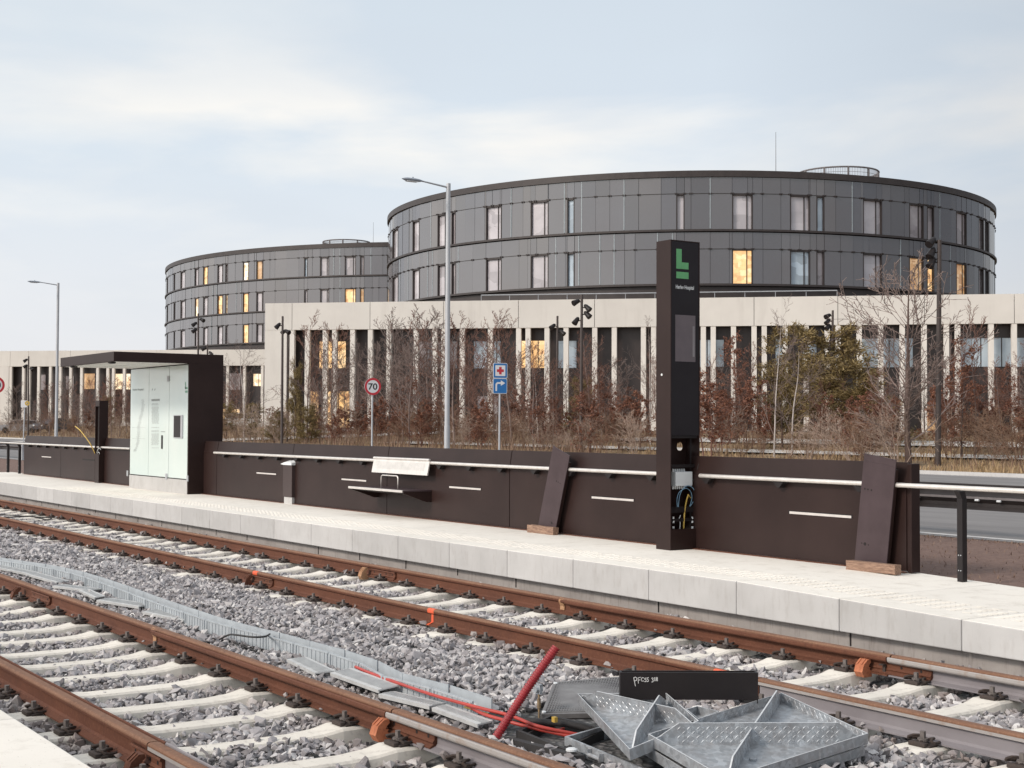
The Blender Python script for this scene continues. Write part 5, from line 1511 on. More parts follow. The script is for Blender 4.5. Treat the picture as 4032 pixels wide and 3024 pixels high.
# ------------------------------------------------------------------ round buildings
def mk_clad():
    m, nt, b = nodes('tinted_glass_cladding')
    g = N(nt, 'ShaderNodeNewGeometry')
    c = mixc(nt, g.outputs['Random Per Island'], (.050, .045, .051), (.082, .076, .085))
    c = mixc(nt, ramp(nt, noise(nt, .16, 4, .6), [(.4, 0.0), (.65, .6)]), c, (.060, .046, .050))
    nt.links.new(c, b.inputs['Base Color']); b.inputs['Roughness'].default_value = .10; b.inputs['IOR'].default_value = 2.0
    bump(nt, b, noise(nt, .8, 2), .03, .05)
    return m
MAT['clad'] = mk_clad()
MAT['fin'] = M('pale_glass_edge', (.36, .40, .42), (.30, .34, .36), rough=.3)
def hitcyl(sx, sy, c, R):
    d = ray(sx, sy); o = EYEP - c; A = d.x ** 2 + d.y ** 2; B = o.x * d.x + o.y * d.y; C_ = o.x ** 2 + o.y ** 2 - R * R
    disc_ = B * B - A * C_
    if disc_ < 0: t = -B / A
    else: t = (-B - math.sqrt(disc_)) / A
    p = EYEP + d * t
    return math.atan2(p.y - c.y, p.x - c.x), p.z
def drum(name_label, cx, R, zs, wins, storeys, zsoff, seed, antenna=None, screen=None):
    """zs: roof top, band bottom, then per storey (head, floor)"""
    c = Vector((cx.x, cx.y, 0)); rr = random.Random(seed)
    r = thing('round_building', name_label, 'building', (c.x, c.y, zsoff))
    def P(phi, rad, z): return Vector((c.x + rad * math.cos(phi), c.y + rad * math.sin(phi), z))
    def ring(m, z0, z1, r0, r1, k=160):
        b = len(m.v)
        for i in range(k):
            ph = 2 * math.pi * i / k; m.v += [tuple(P(ph, r1, z0)), tuple(P(ph, r1, z1)), tuple(P(ph, r0, z1)), tuple(P(ph, r0, z0))]
        for i in range(k):
            j = (i + 1) % k
            for q in range(4): m.f.append((b + i * 4 + q, b + j * 4 + q, b + j * 4 + (q + 1) % 4, b + i * 4 + (q + 1) % 4))
        return m
    zr, zb = zs[0], zs[1]
    m = ring(MB(), zb, zr, R - 1.5, R + .16); m.build('roof_edge', MAT['roof_dark'], r)
    m = MB(); k = 96; m.add([P(2 * math.pi * i / k, R - 1.4, zr - .25) for i in range(k)], [tuple(range(k))]); m.build('roof', MAT['roof_dark'], r)
    ring(MB(), zsoff - 3, zb - .01, R - 3, R - .35).build('inner_wall', MAT['facade_dark'], r)
    phc = math.atan2(-c.y, -c.x)
    top = zb
    for si, (zh, zf) in enumerate(storeys):
        hl = MB()
        ring(MB(), zf + .06, zf + .24, R - .3, R + .18).build('floor_band', MAT['roof_dark'], r)
        ws = []
        for (s0, s1, rows) in wins:
            if si in rows:
                sy = rows[si][1]
                p0, p1 = hitcyl(s0, sy, c, R)[0], hitcyl(s1, sy, c, R)[0]
                ws.append((min(p0, p1), max(p0, p1), rows[si][0], s0, s1))
        ws.sort()
        def free(p): return all(not (a - .0005 < p < b2 + .0005) for a, b2, *_ in ws)
        # joints
        ph = phc - 1.75; js = []
        while ph < phc + 1.75:
            js.append(ph); ph += rr.choice((.9, 1.25, 1.6, 1.9)) / R
        for a, b2, *_ in ws: js += [a, b2]
        js = sorted(js); js = [j for i, j in enumerate(js) if i == 0 or j - js[i - 1] > .012 or any(abs(j - a) < 1e-6 or abs(j - b2) < 1e-6 for a, b2, *_ in ws)]
        up, lo = MB(), MB(); fin = MB(); clip = MB()
        for a, b2 in zip(js, js[1:]):
            if b2 - a < .002: continue
            mid = (a + b2) / 2; g = .014 / R
            t1 = rr.uniform(-.02, .02)
            def panel(m, z0, z1):
                q = [P(a + g, R + t1, z0), P(b2 - g, R - t1, z0), P(b2 - g, R - t1, z1), P(a + g, R + t1, z1)]
                inn = [p + (c - p).normalized() * 0 for p in q]
                qi = [Vector((p.x - (p.x - c.x) / R * .03, p.y - (p.y - c.y) / R * .03, p.z)) for p in q]
                m.add(q + qi, [(0, 1, 2, 3), (7, 6, 5, 4), (0, 4, 5, 1), (1, 5, 6, 2), (2, 6, 7, 3), (3, 7, 4, 0)])
            panel(up, zh + .03, top - .02)
            if free(mid): panel(lo, zf + .26, zh - .03)
            elif lo.v: lo.build('storey_glass', MAT['clad'], r); lo = MB()
            if rr.random() < .85:
                for e in (a,):
                    for de in (-.09, .09): 
                        p = P(e + de / R, R + .04, zh); tg = Vector((-math.sin(e), math.cos(e), 0))
                        clip.obox(p - tg * .05 - UZ * .07, tg * .10, Vector((math.cos(e), math.sin(e), 0)) * .07, UZ * .14)
            if rr.random() < .26:
                for m_, z0, z1 in ((fin, zf + .3, top - .02),):
                    p = P(a, R - .02, z0); tg = Vector((-math.sin(a), math.cos(a), 0)); rd = Vector((math.cos(a), math.sin(a), 0))
                    if free(a + .002) and free(a - .002): MB().obox(p - tg * .035, tg * .07, rd * .06, UZ * (z1 - z0)).build('glass_edge_glint', MAT['fin'], r)  # light caught on glass edges, put in as pale strips
        up.build('spandrel_glass', MAT['clad'], r); (lo.build('storey_glass', MAT['clad'], r) if lo.v else None)
        pass
        t = ring(MB(), zh - .02, zh + .02, R - .1, R + .03); t.add(clip.v, clip.f); t.build('head_rail', MAT['roof_dark'], r)
        for a, b2, mt, s0, s1 in ws:
            z0, z1 = zf + .28, zh
            f = MB(); dpt = .30; w = .085 / R
            rd0, rd1 = R + .02, R - dpt
            for e, sgn in ((a, 1), (b2, -1)):
                q = [P(e, rd0, z0), P(e + sgn * w, rd0, z0), P(e + sgn * w, rd1, z0), P(e, rd1, z0)]
                f.add(q + [p + UZ * (z1 - z0) for p in q], [(0, 1, 2, 3), (7, 6, 5, 4), (0, 4, 5, 1), (1, 5, 6, 2), (2, 6, 7, 3), (3, 7, 4, 0)])
            q = [P(a, rd0, z1 - .14), P(b2, rd0, z1 - .14), P(b2, rd1, z1 - .14), P(a, rd1, z1 - .14)]
            f.add(q + [p + UZ * .14 for p in q], [(0, 1, 2, 3), (7, 6, 5, 4), (0, 4, 5, 1), (1, 5, 6, 2), (2, 6, 7, 3), (3, 7, 4, 0)])
            wide = (b2 - a) * R > 1.15
            if wide:
                e = b2 - (b2 - a) * .27
                q = [P(e - w * .5, R - .14, z0), P(e + w * .5, R - .14, z0), P(e + w * .5, rd1, z0), P(e - w * .5, rd1, z0)]
                f.add(q + [p + UZ * (z1 - z0 - .1) for p in q], [(0, 1, 2, 3), (7, 6, 5, 4), (0, 4, 5, 1), (1, 5, 6, 2), (2, 6, 7, 3), (3, 7, 4, 0)])
            fo = f.build('window', MAT['roof_dark'], r)
            rp = R - .20
            m = MB(); n = 3
            for i in range(n):
                e0, e1 = a + (b2 - a) * i / n, a + (b2 - a) * (i + 1) / n
                m.add([P(e0, rp, z0), P(e1, rp, z0), P(e1, rp, z1), P(e0, rp, z1)], [(0, 1, 2, 3)])
            m.build('pane', MAT[mt], fo)
        top = zf
    ring(MB(), zsoff, top, R - 1.3, R - .15).build('base_band', MAT['roof_dark'], r)
    if screen:
        p, rad, z0, z1, npost, mt = screen
        m = MB(); k = 40
        for z in (z0 + .02, z1):
            m.tube([(p.x + rad * math.cos(2 * math.pi * i / k), p.y + rad * math.sin(2 * math.pi * i / k), z) for i in range(k)], .09, 5, closed=True)
        for i in range(npost):
            an = 2 * math.pi * i / npost; q = Vector((p.x + rad * math.cos(an), p.y + rad * math.sin(an), 0)); m.tube([q + UZ * z0, q + UZ * z1], .10, 5)
        for i in range(150):      # fine mesh strands
            an = 2 * math.pi * i / 150; q = Vector((p.x + rad * math.cos(an), p.y + rad * math.sin(an), 0)); m.tube([q + UZ * z0, q + UZ * z1], .022, 3)
        for j in range(1, 9):
            z = z0 + (z1 - z0) * j / 9; m.tube([(p.x + rad * math.cos(2 * math.pi * i / k), p.y + rad * math.sin(2 * math.pi * i / k), z) for i in range(k)], .02, 3, closed=True)
        m.build('roof_screen', MAT['guard_grey'], r)
        MB().cyl((p.x, p.y, z0 - .5), (p.x, p.y, z1 - .25), rad * .3, 40).build('plant_drum', MAT['fin'] if mt else MAT['roof_dark'], r)
    if antenna:
        p, z0, z1 = antenna; MB().tube([(p.x, p.y, z0), (p.x, p.y, z1)], [.035, .018], 6).build('antenna', MAT['mast'], r)
    return r
def circle_from(sl, sr, near):
    a0 = ray(sl, 1000); a1 = ray(sr, 1000)
    t0, t1 = math.atan2(a0.y, a0.x), math.atan2(a1.y, a1.x)
    h = abs(t0 - t1) / 2; tc_ = (t0 + t1) / 2; s = math.sin(h)
    R = near * s / (1 - s); D = near + R
    return Vector((D * math.cos(tc_), D * math.sin(tc_), 0)), R
def aim(sx, z, dep):
    p = atd(sx, 1000, dep); p.z = z; return p
cA, RA = circle_from(1530, 3918, 120.0)
SXA = 2758
hz_ = lambda y: hitcyl(SXA, y, cA, RA)[1]
zsA = (hz_(672), hz_(697)); stA = [(hz_(762), hz_(914)), (hz_(980), hz_(1128))]
def both(s0, s1, m0='pane_lav', m1='pane_lav'): return (s0, s1, {0: (m0, 850), 1: (m1, 1060)})
wA = [both(1546, 1568), both(1625, 1653), both(1723, 1757), both(1778, 1795, 'pane_dull', 'pane_dull'), both(1913, 1975), both(2089, 2160), both(2232, 2262, 'pane_sky', 'pane_sky'), both(2663, 2695),
      both(2883, 2964, 'pane_lav', 'pane_lit'), both(3111, 3190, 'pane_lav', 'pane_sky'), both(3215, 3246, 'pane_sky', 'pane_dull'), both(3398, 3473), both(3580, 3637, 'pane_dull', 'pane_warm'), both(3650, 3678, 'pane_dull', 'pane_lit'), both(3765, 3806, 'pane_dull', 'pane_warm'), both(3854, 3873), both(3880, 3893, 'pane_sky', 'pane_sky')]
dpA = hitcyl(3300, 680, cA, RA)
pS = aim(3300, 0, 142); zS1 = atd(3300, 652, 137.5).z; radS = abs(3450 - 3135) / 2 / FPX * 142
drum('large round building of tinted glass with two window rows and a railed roof drum', cA, RA, zsA, wA, stA, zp + 1.0, 5,
     antenna=(atd(3055, 700, 132), zsA[0] - 1, atd(3055, 520, 132).z), screen=(pS, radS, zsA[0] - .3, zS1, 11, True))
cB, RB = circle_from(655, 2880, 185.0)
SXB = 1007
hz_ = lambda y: hitcyl(SXB, y, cB, RB)[1]
zsB = (hz_(978), hz_(995)); stB = [(hz_(1027), hz_(1107)), (hz_(1150), hz_(1233)), (hz_(1274), hz_(1355))]
def tri(s0, s1, a='pane_lav', b2='pane_lav', c3='pane_lav'): return (s0, s1, {0: (a, 1070), 1: (b2, 1190), 2: (c3, 1310)})
wB = [tri(658, 662), tri(684, 690), tri(711, 730), tri(767, 782, 'pane_lav', 'pane_bright'), tri(800, 819, 'pane_lit'), tri(856, 878, 'pane_lav', 'pane_lit'), tri(887, 897, 'pane_lav', 'pane_bright'), tri(956, 979, 'pane_bright', 'pane_lit', 'pane_lit'), tri(1009, 1037, 'pane_warm'), tri(1197, 1211, 'pane_sky'), tri(1260, 1295), tri(1357, 1401, 'pane_lav', 'pane_lit'), tri(1417, 1434, 'pane_dull', 'pane_warm'), tri(1524, 1540, 'pane_lav', 'pane_bright')]
pS = aim(1364, 0, 205); zS1 = atd(1364, 941, 201).z
drum('smaller looking round glass building with three window rows behind on the left', cB, RB, zsB, wB, stB, zt2 - 1.0, 9,
     antenna=(atd(1470, 900, 210), zsB[0] - 1, atd(1470, 875, 210).z), screen=(pS, 3.4, zsB[0] - .3, zS1, 10, False))

# ------------------------------------------------------------------ parked cars
MAT['car_silver'] = M('silver_paint', (.40, .40, .41), (.36, .36, .37), rough=.3, metal=.3)
MAT['car_white'] = M('white_paint', (.75, .74, .72), (.7, .69, .68), rough=.3)
MAT['car_dark'] = M('dark_blue_paint', (.045, .055, .075), (.05, .06, .08), rough=.3)
MAT['car_glass'] = M('car_glass', (.03, .03, .035), (.04, .04, .045), rough=.1)
MAT['tyre'] = M('tyre', (.02, .02, .02), (.03, .03, .03), rough=.9)
MAT['tail'] = M('tail_lamp_red', (.35, .02, .02), (.3, .02, .02), rough=.3)
def car(label, sx, dep, ang, paint, estate=True):
    p = atd(sx, 1700, dep); zg = gz(p.x, p.y) + .05
    r = thing('parked_car', label, 'car', (p.x, p.y, zg), 'cars parked in front of the far wing')
    u = (rt * math.cos(R_(ang)) + fh * math.sin(R_(ang))).normalized(); w = UZ.cross(u)
    o = Vector((p.x, p.y, zg))
    low = [(-2.2, .28), (-2.25, .6), (-2.15, .86), (-1.0, .92), (2.05, .90), (2.2, .62), (2.15, .28), (1.72, .26), (1.65, .5), (1.4, .62), (1.15, .5), (1.08, .26), (-1.05, .26), (-1.12, .5), (-1.37, .62), (-1.62, .5), (-1.7, .26)]
    MB().prism(low, o - w * .86, u, UZ, w * 1.72).build('body', MAT[paint], r)
    cab = [(-1.25, .90), (-.55, 1.42), (.4, 1.47), (1.75 if estate else 1.2, 1.38), (2.02 if estate else 1.85, .90)]
    MB().prism(cab, o - w * .72, u, UZ, w * 1.44).build('cabin', MAT[paint], r)
    gl_ = [(-1.08, .95), (-.5, 1.36), (.4, 1.40), (1.6 if estate else 1.1, 1.33), (1.82 if estate else 1.6, .95)]
    for s in (-1, 1): MB().prism(gl_, o + w * (.722 * s), u, UZ, w * (.012 * s)).build('side_window', MAT['car_glass'], r)
    for x in (-1.37, 1.4):
        for s in (-1, 1): 
            q = o + u * x + w * (.80 * s) + UZ * .32; MB().cyl(q - w * .1, q + w * .1, .32, 18).build('wheel', MAT['tyre'], r)
    for s in (-1, 1): MB().obox(o + u * 2.12 + w * (.6 * s - .15) + UZ * .62, u * .09, w * .3, UZ * .14).build('tail_light', MAT['tail'], r)
    for s in (-1, 1): MB().obox(o - u * 2.26 + w * (.6 * s - .15) + UZ * .6, u * .09, w * .3, UZ * .14).build('headlight', MAT['white_plastic'], r)
car('silver estate car parked at the left edge behind bare bushes', 78, 152, 12, 'car_silver')
car('dark car parked behind the smaller street lamp on the left', 212, 152, 60, 'car_dark')
car('pale car half hidden behind bushes right of the shelter', 935, 134, 15, 'car_white')
# ------------------------------------------------------------------ plants
def bark(name, a, b2, rough=.9, rv=.25):
    return M(name, a, b2, rough=rough, scale=9, stretch=(1, 1, .3), rand=rv)
MAT['bark_brown'] = bark('red_brown_bark', (.175, .090, .068), (.25, .135, .102))
MAT['bark_grey'] = bark('grey_bark', (.20, .145, .125), (.26, .20, .18))
MAT['bark_tan'] = bark('tan_twigs', (.20, .122, .08), (.27, .175, .12))
MAT['bark_birch'] = M('birch_bark', (.50, .45, .42), (.30, .24, .22), rough=.85, scale=4, stretch=(1, 1, .8), lo=.45, hi=.7)
MAT['bark_dark'] = bark('dark_tree_bark', (.105, .07, .06), (.15, .105, .09))
def leafmat(name, c0, c1, c2):
    m, nt, b = nodes(name)
    g = N(nt, 'ShaderNodeNewGeometry'); r = N(nt, 'ShaderNodeValToRGB')
    r.color_ramp.elements.new(.5)
    for e, (p, c) in zip(r.color_ramp.elements, ((0, c0), (.5, c1), (1, c2))): e.position = p; e.color = rgb(c)
    nt.links.new(g.outputs['Random Per Island'], r.inputs[0]); nt.links.new(r.outputs[0], b.inputs['Base Color'])
    b.inputs['Roughness'].default_value = .7
    return m
MAT['leaf_copper'] = leafmat('copper_leaves', (.115, .042, .026), (.19, .072, .040), (.27, .115, .062))
MAT['leaf_pine'] = leafmat('pine_needles', (.125, .085, .030), (.185, .130, .046), (.26, .19, .08))
MAT['leaf_grass'] = leafmat('dry_grass', (.26, .17, .085), (.36, .245, .13), (.46, .34, .20))
MAT['leaf_weed'] = leafmat('dry_stalks', (.12, .068, .045), (.19, .115, .075), (.30, .205, .14))

def vrand(r): 
    v = Vector((r.gauss(0, 1), r.gauss(0, 1), r.gauss(0, 1))); return v.normalized()
def branch(r, segs, p, d, L, rad, lev, maxlev, P):
    """grow one limb; P: dict of per-level lists"""
    n = P['n'][lev]; pts = [p]; q = p.copy(); dd = d.copy()
    for i in range(n):
        dd = (dd + vrand(r) * P['wob'][lev] + Vector((0, 0, P['up'][lev]))).normalized()
        q = q + dd * (L / n); pts.append(q.copy())
    for i in range(n):
        r0 = rad * (1 - P['tap'] * i / n); r1 = rad * (1 - P['tap'] * (i + 1) / n)
        segs.append((pts[i], pts[i + 1], r0, max(r1, P['rmin']), lev))
    if lev >= maxlev: 
        P['tips'].append((pts[-1], dd)); 
        if P.get('midtips'): P['tips'].append((pts[len(pts) // 2], dd))
        return
    k = P['kids'][lev]; k = max(1, int(k * r.uniform(.75, 1.25)))
    t0 = P['start'][lev]
    for j in range(k):
        t = t0 + (1 - t0) * (j + r.random()) / k; t = min(t, .985)
        i = min(int(t * n), n - 1); a = pts[i].lerp(pts[i + 1], t * n - i); ax = (pts[i + 1] - pts[i]).normalized()
        s = vrand(r); s = (s - ax * s.dot(ax)).normalized()
        an = R_(P['ang'][lev] * r.uniform(.7, 1.3))
        cd = ax * math.cos(an) + s * math.sin(an)
        cl = L * P['len'][lev] * r.uniform(.6, 1.2) * (1 - P['cone'][lev] * t)
        branch(r, segs, a, cd, cl, max(P['rmin'], rad * (1 - P['tap'] * t) * P['rk'][lev]), lev + 1, maxlev, P)
def segmesh(segs, k=3):
    n = len(segs)
    p0 = np.array([s[0][:] for s in segs]); p1 = np.array([s[1][:] for s in segs]); r0 = np.array([s[2] for s in segs]); r1 = np.array([s[3] for s in segs])
    d = p1 - p0; d /= np.linalg.norm(d, axis=1)[:, None] + 1e-9
    a = np.where(np.abs(d[:, 2:3]) < .9, np.array([[0, 0, 1.]]), np.array([[1., 0, 0]]))
    u = np.cross(d, a); u /= np.linalg.norm(u, axis=1)[:, None]; w = np.cross(d, u)
    V = []
    for i in range(k):
        an = 2 * math.pi * i / k; o = u * math.cos(an) + w * math.sin(an)
        V.append(p0 + o * r0[:, None]); 
    for i in range(k):
        an = 2 * math.pi * i / k; o = u * math.cos(an) + w * math.sin(an); V.append(p1 + o * r1[:, None])
    V = np.stack(V, 1).reshape(-1, 3)
    b = (np.arange(n) * 2 * k)[:, None]
    F = np.concatenate([np.stack([b[:, 0] + i, b[:, 0] + (i + 1) % k, b[:, 0] + k + (i + 1) % k, b[:, 0] + k + i], 1) for i in range(k)])
    return V, F
def leafmesh(C, size, r, up=0.0):
    n = len(C); C = np.asarray(C)
    a = r.normal(size=(n, 3)); a[:, 2] += up; a /= np.linalg.norm(a, axis=1)[:, None]
    b = r.normal(size=(n, 3)); b -= a * np.sum(a * b, 1)[:, None]; b /= np.linalg.norm(b, axis=1)[:, None]
    s = size * r.uniform(.6, 1.4, n)[:, None]
    cc = np.cross(a, b)
    V = np.stack([C - a * s, C + b * s * .45 + cc * s * .15, C + a * s, C - b * s * .45 + cc * s * .15], 1).reshape(-1, 3)
    q = np.arange(n)[:, None] * 4
    return V, q + np.array([[0, 1, 2, 3]])
def needlemesh(C, D, size, r, per=9):
    """tufts of needles: thin triangles fanning out along each twig tip"""
    C = np.repeat(np.asarray(C), per, 0); D = np.repeat(np.asarray(D), per, 0); n = len(C)
    a = D * .6 + r.normal(size=(n, 3)) * .75 + np.array([0, 0, .25]); a /= np.linalg.norm(a, axis=1)[:, None]
    b = r.normal(size=(n, 3)); b -= a * np.sum(a * b, 1)[:, None]; b /= np.linalg.norm(b, axis=1)[:, None]
    s = size * r.uniform(.6, 1.3, n)[:, None]
    C = C + r.normal(size=(n, 3)) * size * .35
    V = np.stack([C - b * s * .10, C + b * s * .10, C + a * s], 1).reshape(-1, 3)
    return V, np.arange(n)[:, None] * 3 + np.array([[0, 1, 2]])
KIND = {
 'sapling': dict(n=[9, 4, 3, 2], wob=[.05, .10, .16, .2], up=[.02, .13, .07, .05], tap=.88, rmin=.0014, kids=[26, 7, 4], start=[.12, .2, .2], ang=[38, 36, 36], len=[.46, .46, .45], cone=[.72, .35, .2], rk=[.42, .5, .6], rad=.0072, lev=3, bark='bark_brown', trunk='bark_grey'),
 'bush': dict(n=[5, 4, 3, 2], wob=[.12, .15, .2, .2], up=[.03, .07, .04, .02], tap=.8, rmin=.0024, kids=[7, 5, 3], start=[.15, .15, .2], ang=[40, 38, 42], len=[.62, .5, .5], cone=[.3, .3, .2], rk=[.6, .6, .7], rad=.0085, lev=3, stems=7, bark='bark_tan', trunk='bark_tan'),
 'copper': dict(n=[7, 4, 3, 2], wob=[.06, .12, .2, .2], up=[.02, .05, .03, 0], tap=.85, rmin=.0018, kids=[20, 6, 4], start=[.10, .2, .2], ang=[58, 42, 45], len=[.36, .5, .5], cone=[.65, .3, .2], rk=[.45, .55, .6], rad=.011, lev=3, stems=2, bark='bark_brown', trunk='bark_brown', leaf=('leaf_copper', 3, .016)),
 'oak': dict(n=[9, 5, 3, 2], wob=[.05, .14, .2, .2], up=[.02, .06, .03, 0], tap=.85, rmin=.0013, kids=[26, 7, 4], start=[.12, .25, .2], ang=[55, 42, 45], len=[.30, .5, .5], cone=[.55, .3, .2], rk=[.42, .55, .6], rad=.011, lev=3, bark='bark_brown', trunk='bark_dark', leaf=('leaf_copper', 2, .013)),
 'pine': dict(n=[8, 5, 3], wob=[.05, .10, .2], up=[.02, .05, .05], tap=.85, rmin=.0025, kids=[34, 9], start=[.08, .15], ang=[68, 45], len=[.33, .42], cone=[.5, .3], rk=[.4, .5], rad=.013, lev=2, bark='bark_dark', trunk='bark_dark', needle=('leaf_pine', .044), midtips=True),
 'birch': dict(n=[9, 6, 4, 2], wob=[.05, .12, .16, .2], up=[.03, .07, .02, -.02], tap=.85, rmin=.0011, kids=[17, 7, 4], start=[.14, .25, .2], ang=[44, 38, 40], len=[.42, .42, .45], cone=[.5, .3, .2], rk=[.5, .5, .6], rad=.0085, lev=3, bark='bark_grey', trunk='bark_birch'),
 'bigtree': dict(n=[11, 8, 4, 3], wob=[.03, .09, .14, .2], up=[.02, .085, .05, .03], tap=.84, rmin=.0017, kids=[36, 8, 4], start=[.12, .25, .2], ang=[56, 36, 40], len=[.46, .42, .42], cone=[.22, .3, .2], rk=[.38, .5, .6], rad=.0175, lev=3, bark='bark_grey', trunk='bark_dark'),
}
PROTO = {}
ALT = {}
MAT['bark_pale'] = bark('pale_twigs', (.30, .215, .165), (.38, .29, .235))
def alt_mesh(me, mat):
    k = (me.name, mat)
    if k not in ALT: ALT[k] = me.copy(); ALT[k].materials[0] = MAT[mat]
    return ALT[k]
def proto(kind, v):
    key = (kind, v)
    if key in PROTO: return PROTO[key]
    P = dict(KIND[kind]); P['tips'] = []; r = random.Random(hash((len(kind), kind[0], v)) & 0xffff if False else sum(map(ord, kind)) * 31 + v * 7)
    segs = []
    st = P.get('stems', 1)
    for s in range(st):
        if st == 1: branch(r, segs, Vector((0, 0, 0)), Vector((r.uniform(-.06, .06), r.uniform(-.06, .06), 1)).normalized(), 1.0, P['rad'], 0, P['lev'], P)
        else:
            an = r.uniform(0, 6.28); sp = (.55 if kind == 'bush' else .16) * r.uniform(.3, 1)
            branch(r, segs, Vector((math.cos(an) * .04, math.sin(an) * .04, 0)), Vector((math.cos(an) * sp, math.sin(an) * sp, 1)).normalized(), r.uniform(.7, 1.0), P['rad'] * r.uniform(.7, 1), 0, P['lev'], P)
    ht = max(s[1].z for s in segs)
    segs = [(a / ht, b2 / ht, c / ht, d / ht, l) for a, b2, c, d, l in segs]
    tips = [(a / ht, b2) for a, b2 in P['tips']]
    zmin = -.04
    tr = [s for s in segs if s[4] == 0]; cr = [s for s in segs if s[4] > 0]
    V, F = segmesh(tr, 7); V[:, 2] = np.where(V[:, 2] < .004, zmin, V[:, 2])
    meshes = []
    o = npmesh('trunk', V, F, MAT[P['trunk']]); meshes.append(('trunk', o.data)); 
    for p in o.data.polygons: p.use_smooth = True
    bpy.data.objects.remove(o)
    V, F = segmesh(cr, 3); o = npmesh('crown', V, F, MAT[P['bark']]); meshes.append(('crown', o.data)); bpy.data.objects.remove(o)
    nr = np.random.default_rng(v * 13 + len(kind))
    if 'leaf' in P:
        mt, per, sz = P['leaf']; C = []
        for a, d in tips:
            if r.random() < .80:
                for k in range(per): C.append((a + vrand(r) * .018 - d * r.uniform(0, .03))[:])
        V, F = leafmesh(C, sz, nr); o = npmesh('foliage', V, F, MAT[mt]); meshes.append(('foliage', o.data)); bpy.data.objects.remove(o)
    if 'needle' in P:
        mt, sz = P['needle']; C = [a[:] for a, d in tips]; D = [d[:] for a, d in tips]
        V, F = needlemesh(C, D, sz, nr); o = npmesh('foliage', V, F, MAT[mt]); meshes.append(('foliage', o.data)); bpy.data.objects.remove(o)
    PROTO[key] = meshes
    return meshes
SECT = [(-400, 225, 'left of the smaller street lamp'), (225, 513, 'between the smaller lamp and the shelter glass'), (513, 1043, 'between the shelter and the pale building corner'), (1043, 1468, 'between the building corner and the 70 sign'),
        (1468, 1765, 'between the 70 sign and the tall lamp'), (1765, 1969, 'between the tall lamp and the red cross sign'), (1969, 2290, 'between the red cross sign and the four-spot mast'), (2290, 2690, 'between the four-spot mast and the sign pillar'),
        (2690, 3035, 'between the sign pillar and the white birch'), (3035, 3565, 'between the white birch and the big bare tree'), (3565, 3695, 'between the big bare tree and the tallest mast'), (3695, 4600, 'right of the tallest mast')]
NAME = {'sapling': ('bare_sapling', 'slender bare sapling', 'tree', 'bare saplings in front of the pale building'), 'bush': ('bare_bush', 'bare tan bush', 'bush', 'bare bushes along the road verge'),
        'copper': ('copper_shrub', 'copper leaved shrub', 'shrub', 'copper leaved shrubs in the thicket'), 'oak': ('copper_oak', 'young copper oak', 'tree', 'young oaks with dead leaves'),
        'pine': ('pine_tree', 'olive green pine', 'tree', 'pines in the thicket'), 'birch': ('birch_tree', 'white stemmed birch', 'tree', 'birches in the thicket'), 'bigtree': ('bare_tree', 'bare tree', 'tree', None)}
def mind(sx, Y=37.0): return Y / (.5602 + .8284 * (sx - 2016) / FPX)
PLANTS = []
def plant(kind, sx, k, ytop, v=None, wide=1.0, lab=None):
    """sx picture column, k depth as a multiple of the verge's, ytop picture row of the top"""
    PLANTS.append((kind, sx, k, ytop, v if v is not None else rnd.randrange(100), wide, lab))
def nv(kind): return {'sapling': 5, 'bush': 4, 'copper': 4, 'oak': 2, 'pine': 3, 'birch': 3, 'bigtree': 1}[kind]
# explicit ones
for a in [('bigtree', 3578, 1.03, 1000, 0, 1.2, 'big bare tree with a dark trunk and wide rising branches behind the wall end'),
          ('birch', 3048, 1.06, 1150, 1, .8, 'white stemmed leaning birch just right of the sign pillar'),
          ('birch', 3115, 1.10, 1330, 0, 1.3, None), ('birch', 2560, 1.2, 1240, 2, .9, None), ('birch', 1960, 1.15, 1420, 1, 1.0, None), ('birch', 2120, 1.15, 1400, 2, 1.0, None),
          ('oak', 3785, 1.12, 1320, 0, .95, None), ('oak', 2900, 1.25, 1295, 1, .9, None), ('oak', 3985, 1.2, 1420, 0, .9, None), ('oak', 1620, 1.12, 1478, 1, 1.1, None), ('oak', 2480, 1.25, 1520, 0, 1.2, None),
          ('pine', 3290, 1.30, 1270, 0, 1.6, None), ('pine', 3150, 1.38, 1285, 1, 1.4, None), ('pine', 3410, 1.25, 1395, 2, 1.8, None), ('pine', 3080, 1.2, 1420, 2, 1.2, None), ('pine', 2285, 1.2, 1490, 1, 1.2, None), ('pine', 1160, 1.06, 1420, 2, .45, None), ('pine', 1205, 1.03, 1590, 0, 1.3, None), ('pine', 985, 1.1, 1590, 1, 1.6, None), ('pine', 890, 1.15, 1580, 0, 1.2, None), ('pine', 1080, 1.04, 1615, 0, 1.5, None),
          ('pine', 425, 1.15, 1560, 1, 1.1, None)]:
    plant(*a)
for sx, top in ((1212, 1215), (1310, 1262), (1258, 1330), (1360, 1400), (1405, 1330), (1480, 1330), (1528, 1212), (1588, 1250), (1640, 1196), (1612, 1300), (1672, 1215), (1735, 1200), (1788, 1214), (1850, 1290), (1905, 1250), (2015, 1215), (1945, 1300), (1460, 1420), (2062, 1380), (2180, 1400), (2100, 1330), (2230, 1420), (2330, 1300), (2318, 1430), (2370, 1430), (2420, 1480), (2440, 1400), (2585, 1380), (2610, 1330), (2790, 1380), (2830, 1420), (2960, 1340), (2930, 1440),
                (3200, 1400), (3240, 1480), (3330, 1450), (3480, 1410), (3520, 1480), (3640, 1420), (3730, 1380), (3840, 1170), (3905, 1400), (3950, 1450), (4020, 1380), (4060, 1330)):
    plant('sapling', sx, rnd.uniform(1.06, 1.34) if sx < 2300 else rnd.uniform(1.1, 1.5), top, wide=rnd.uniform(1.0, 1.6))
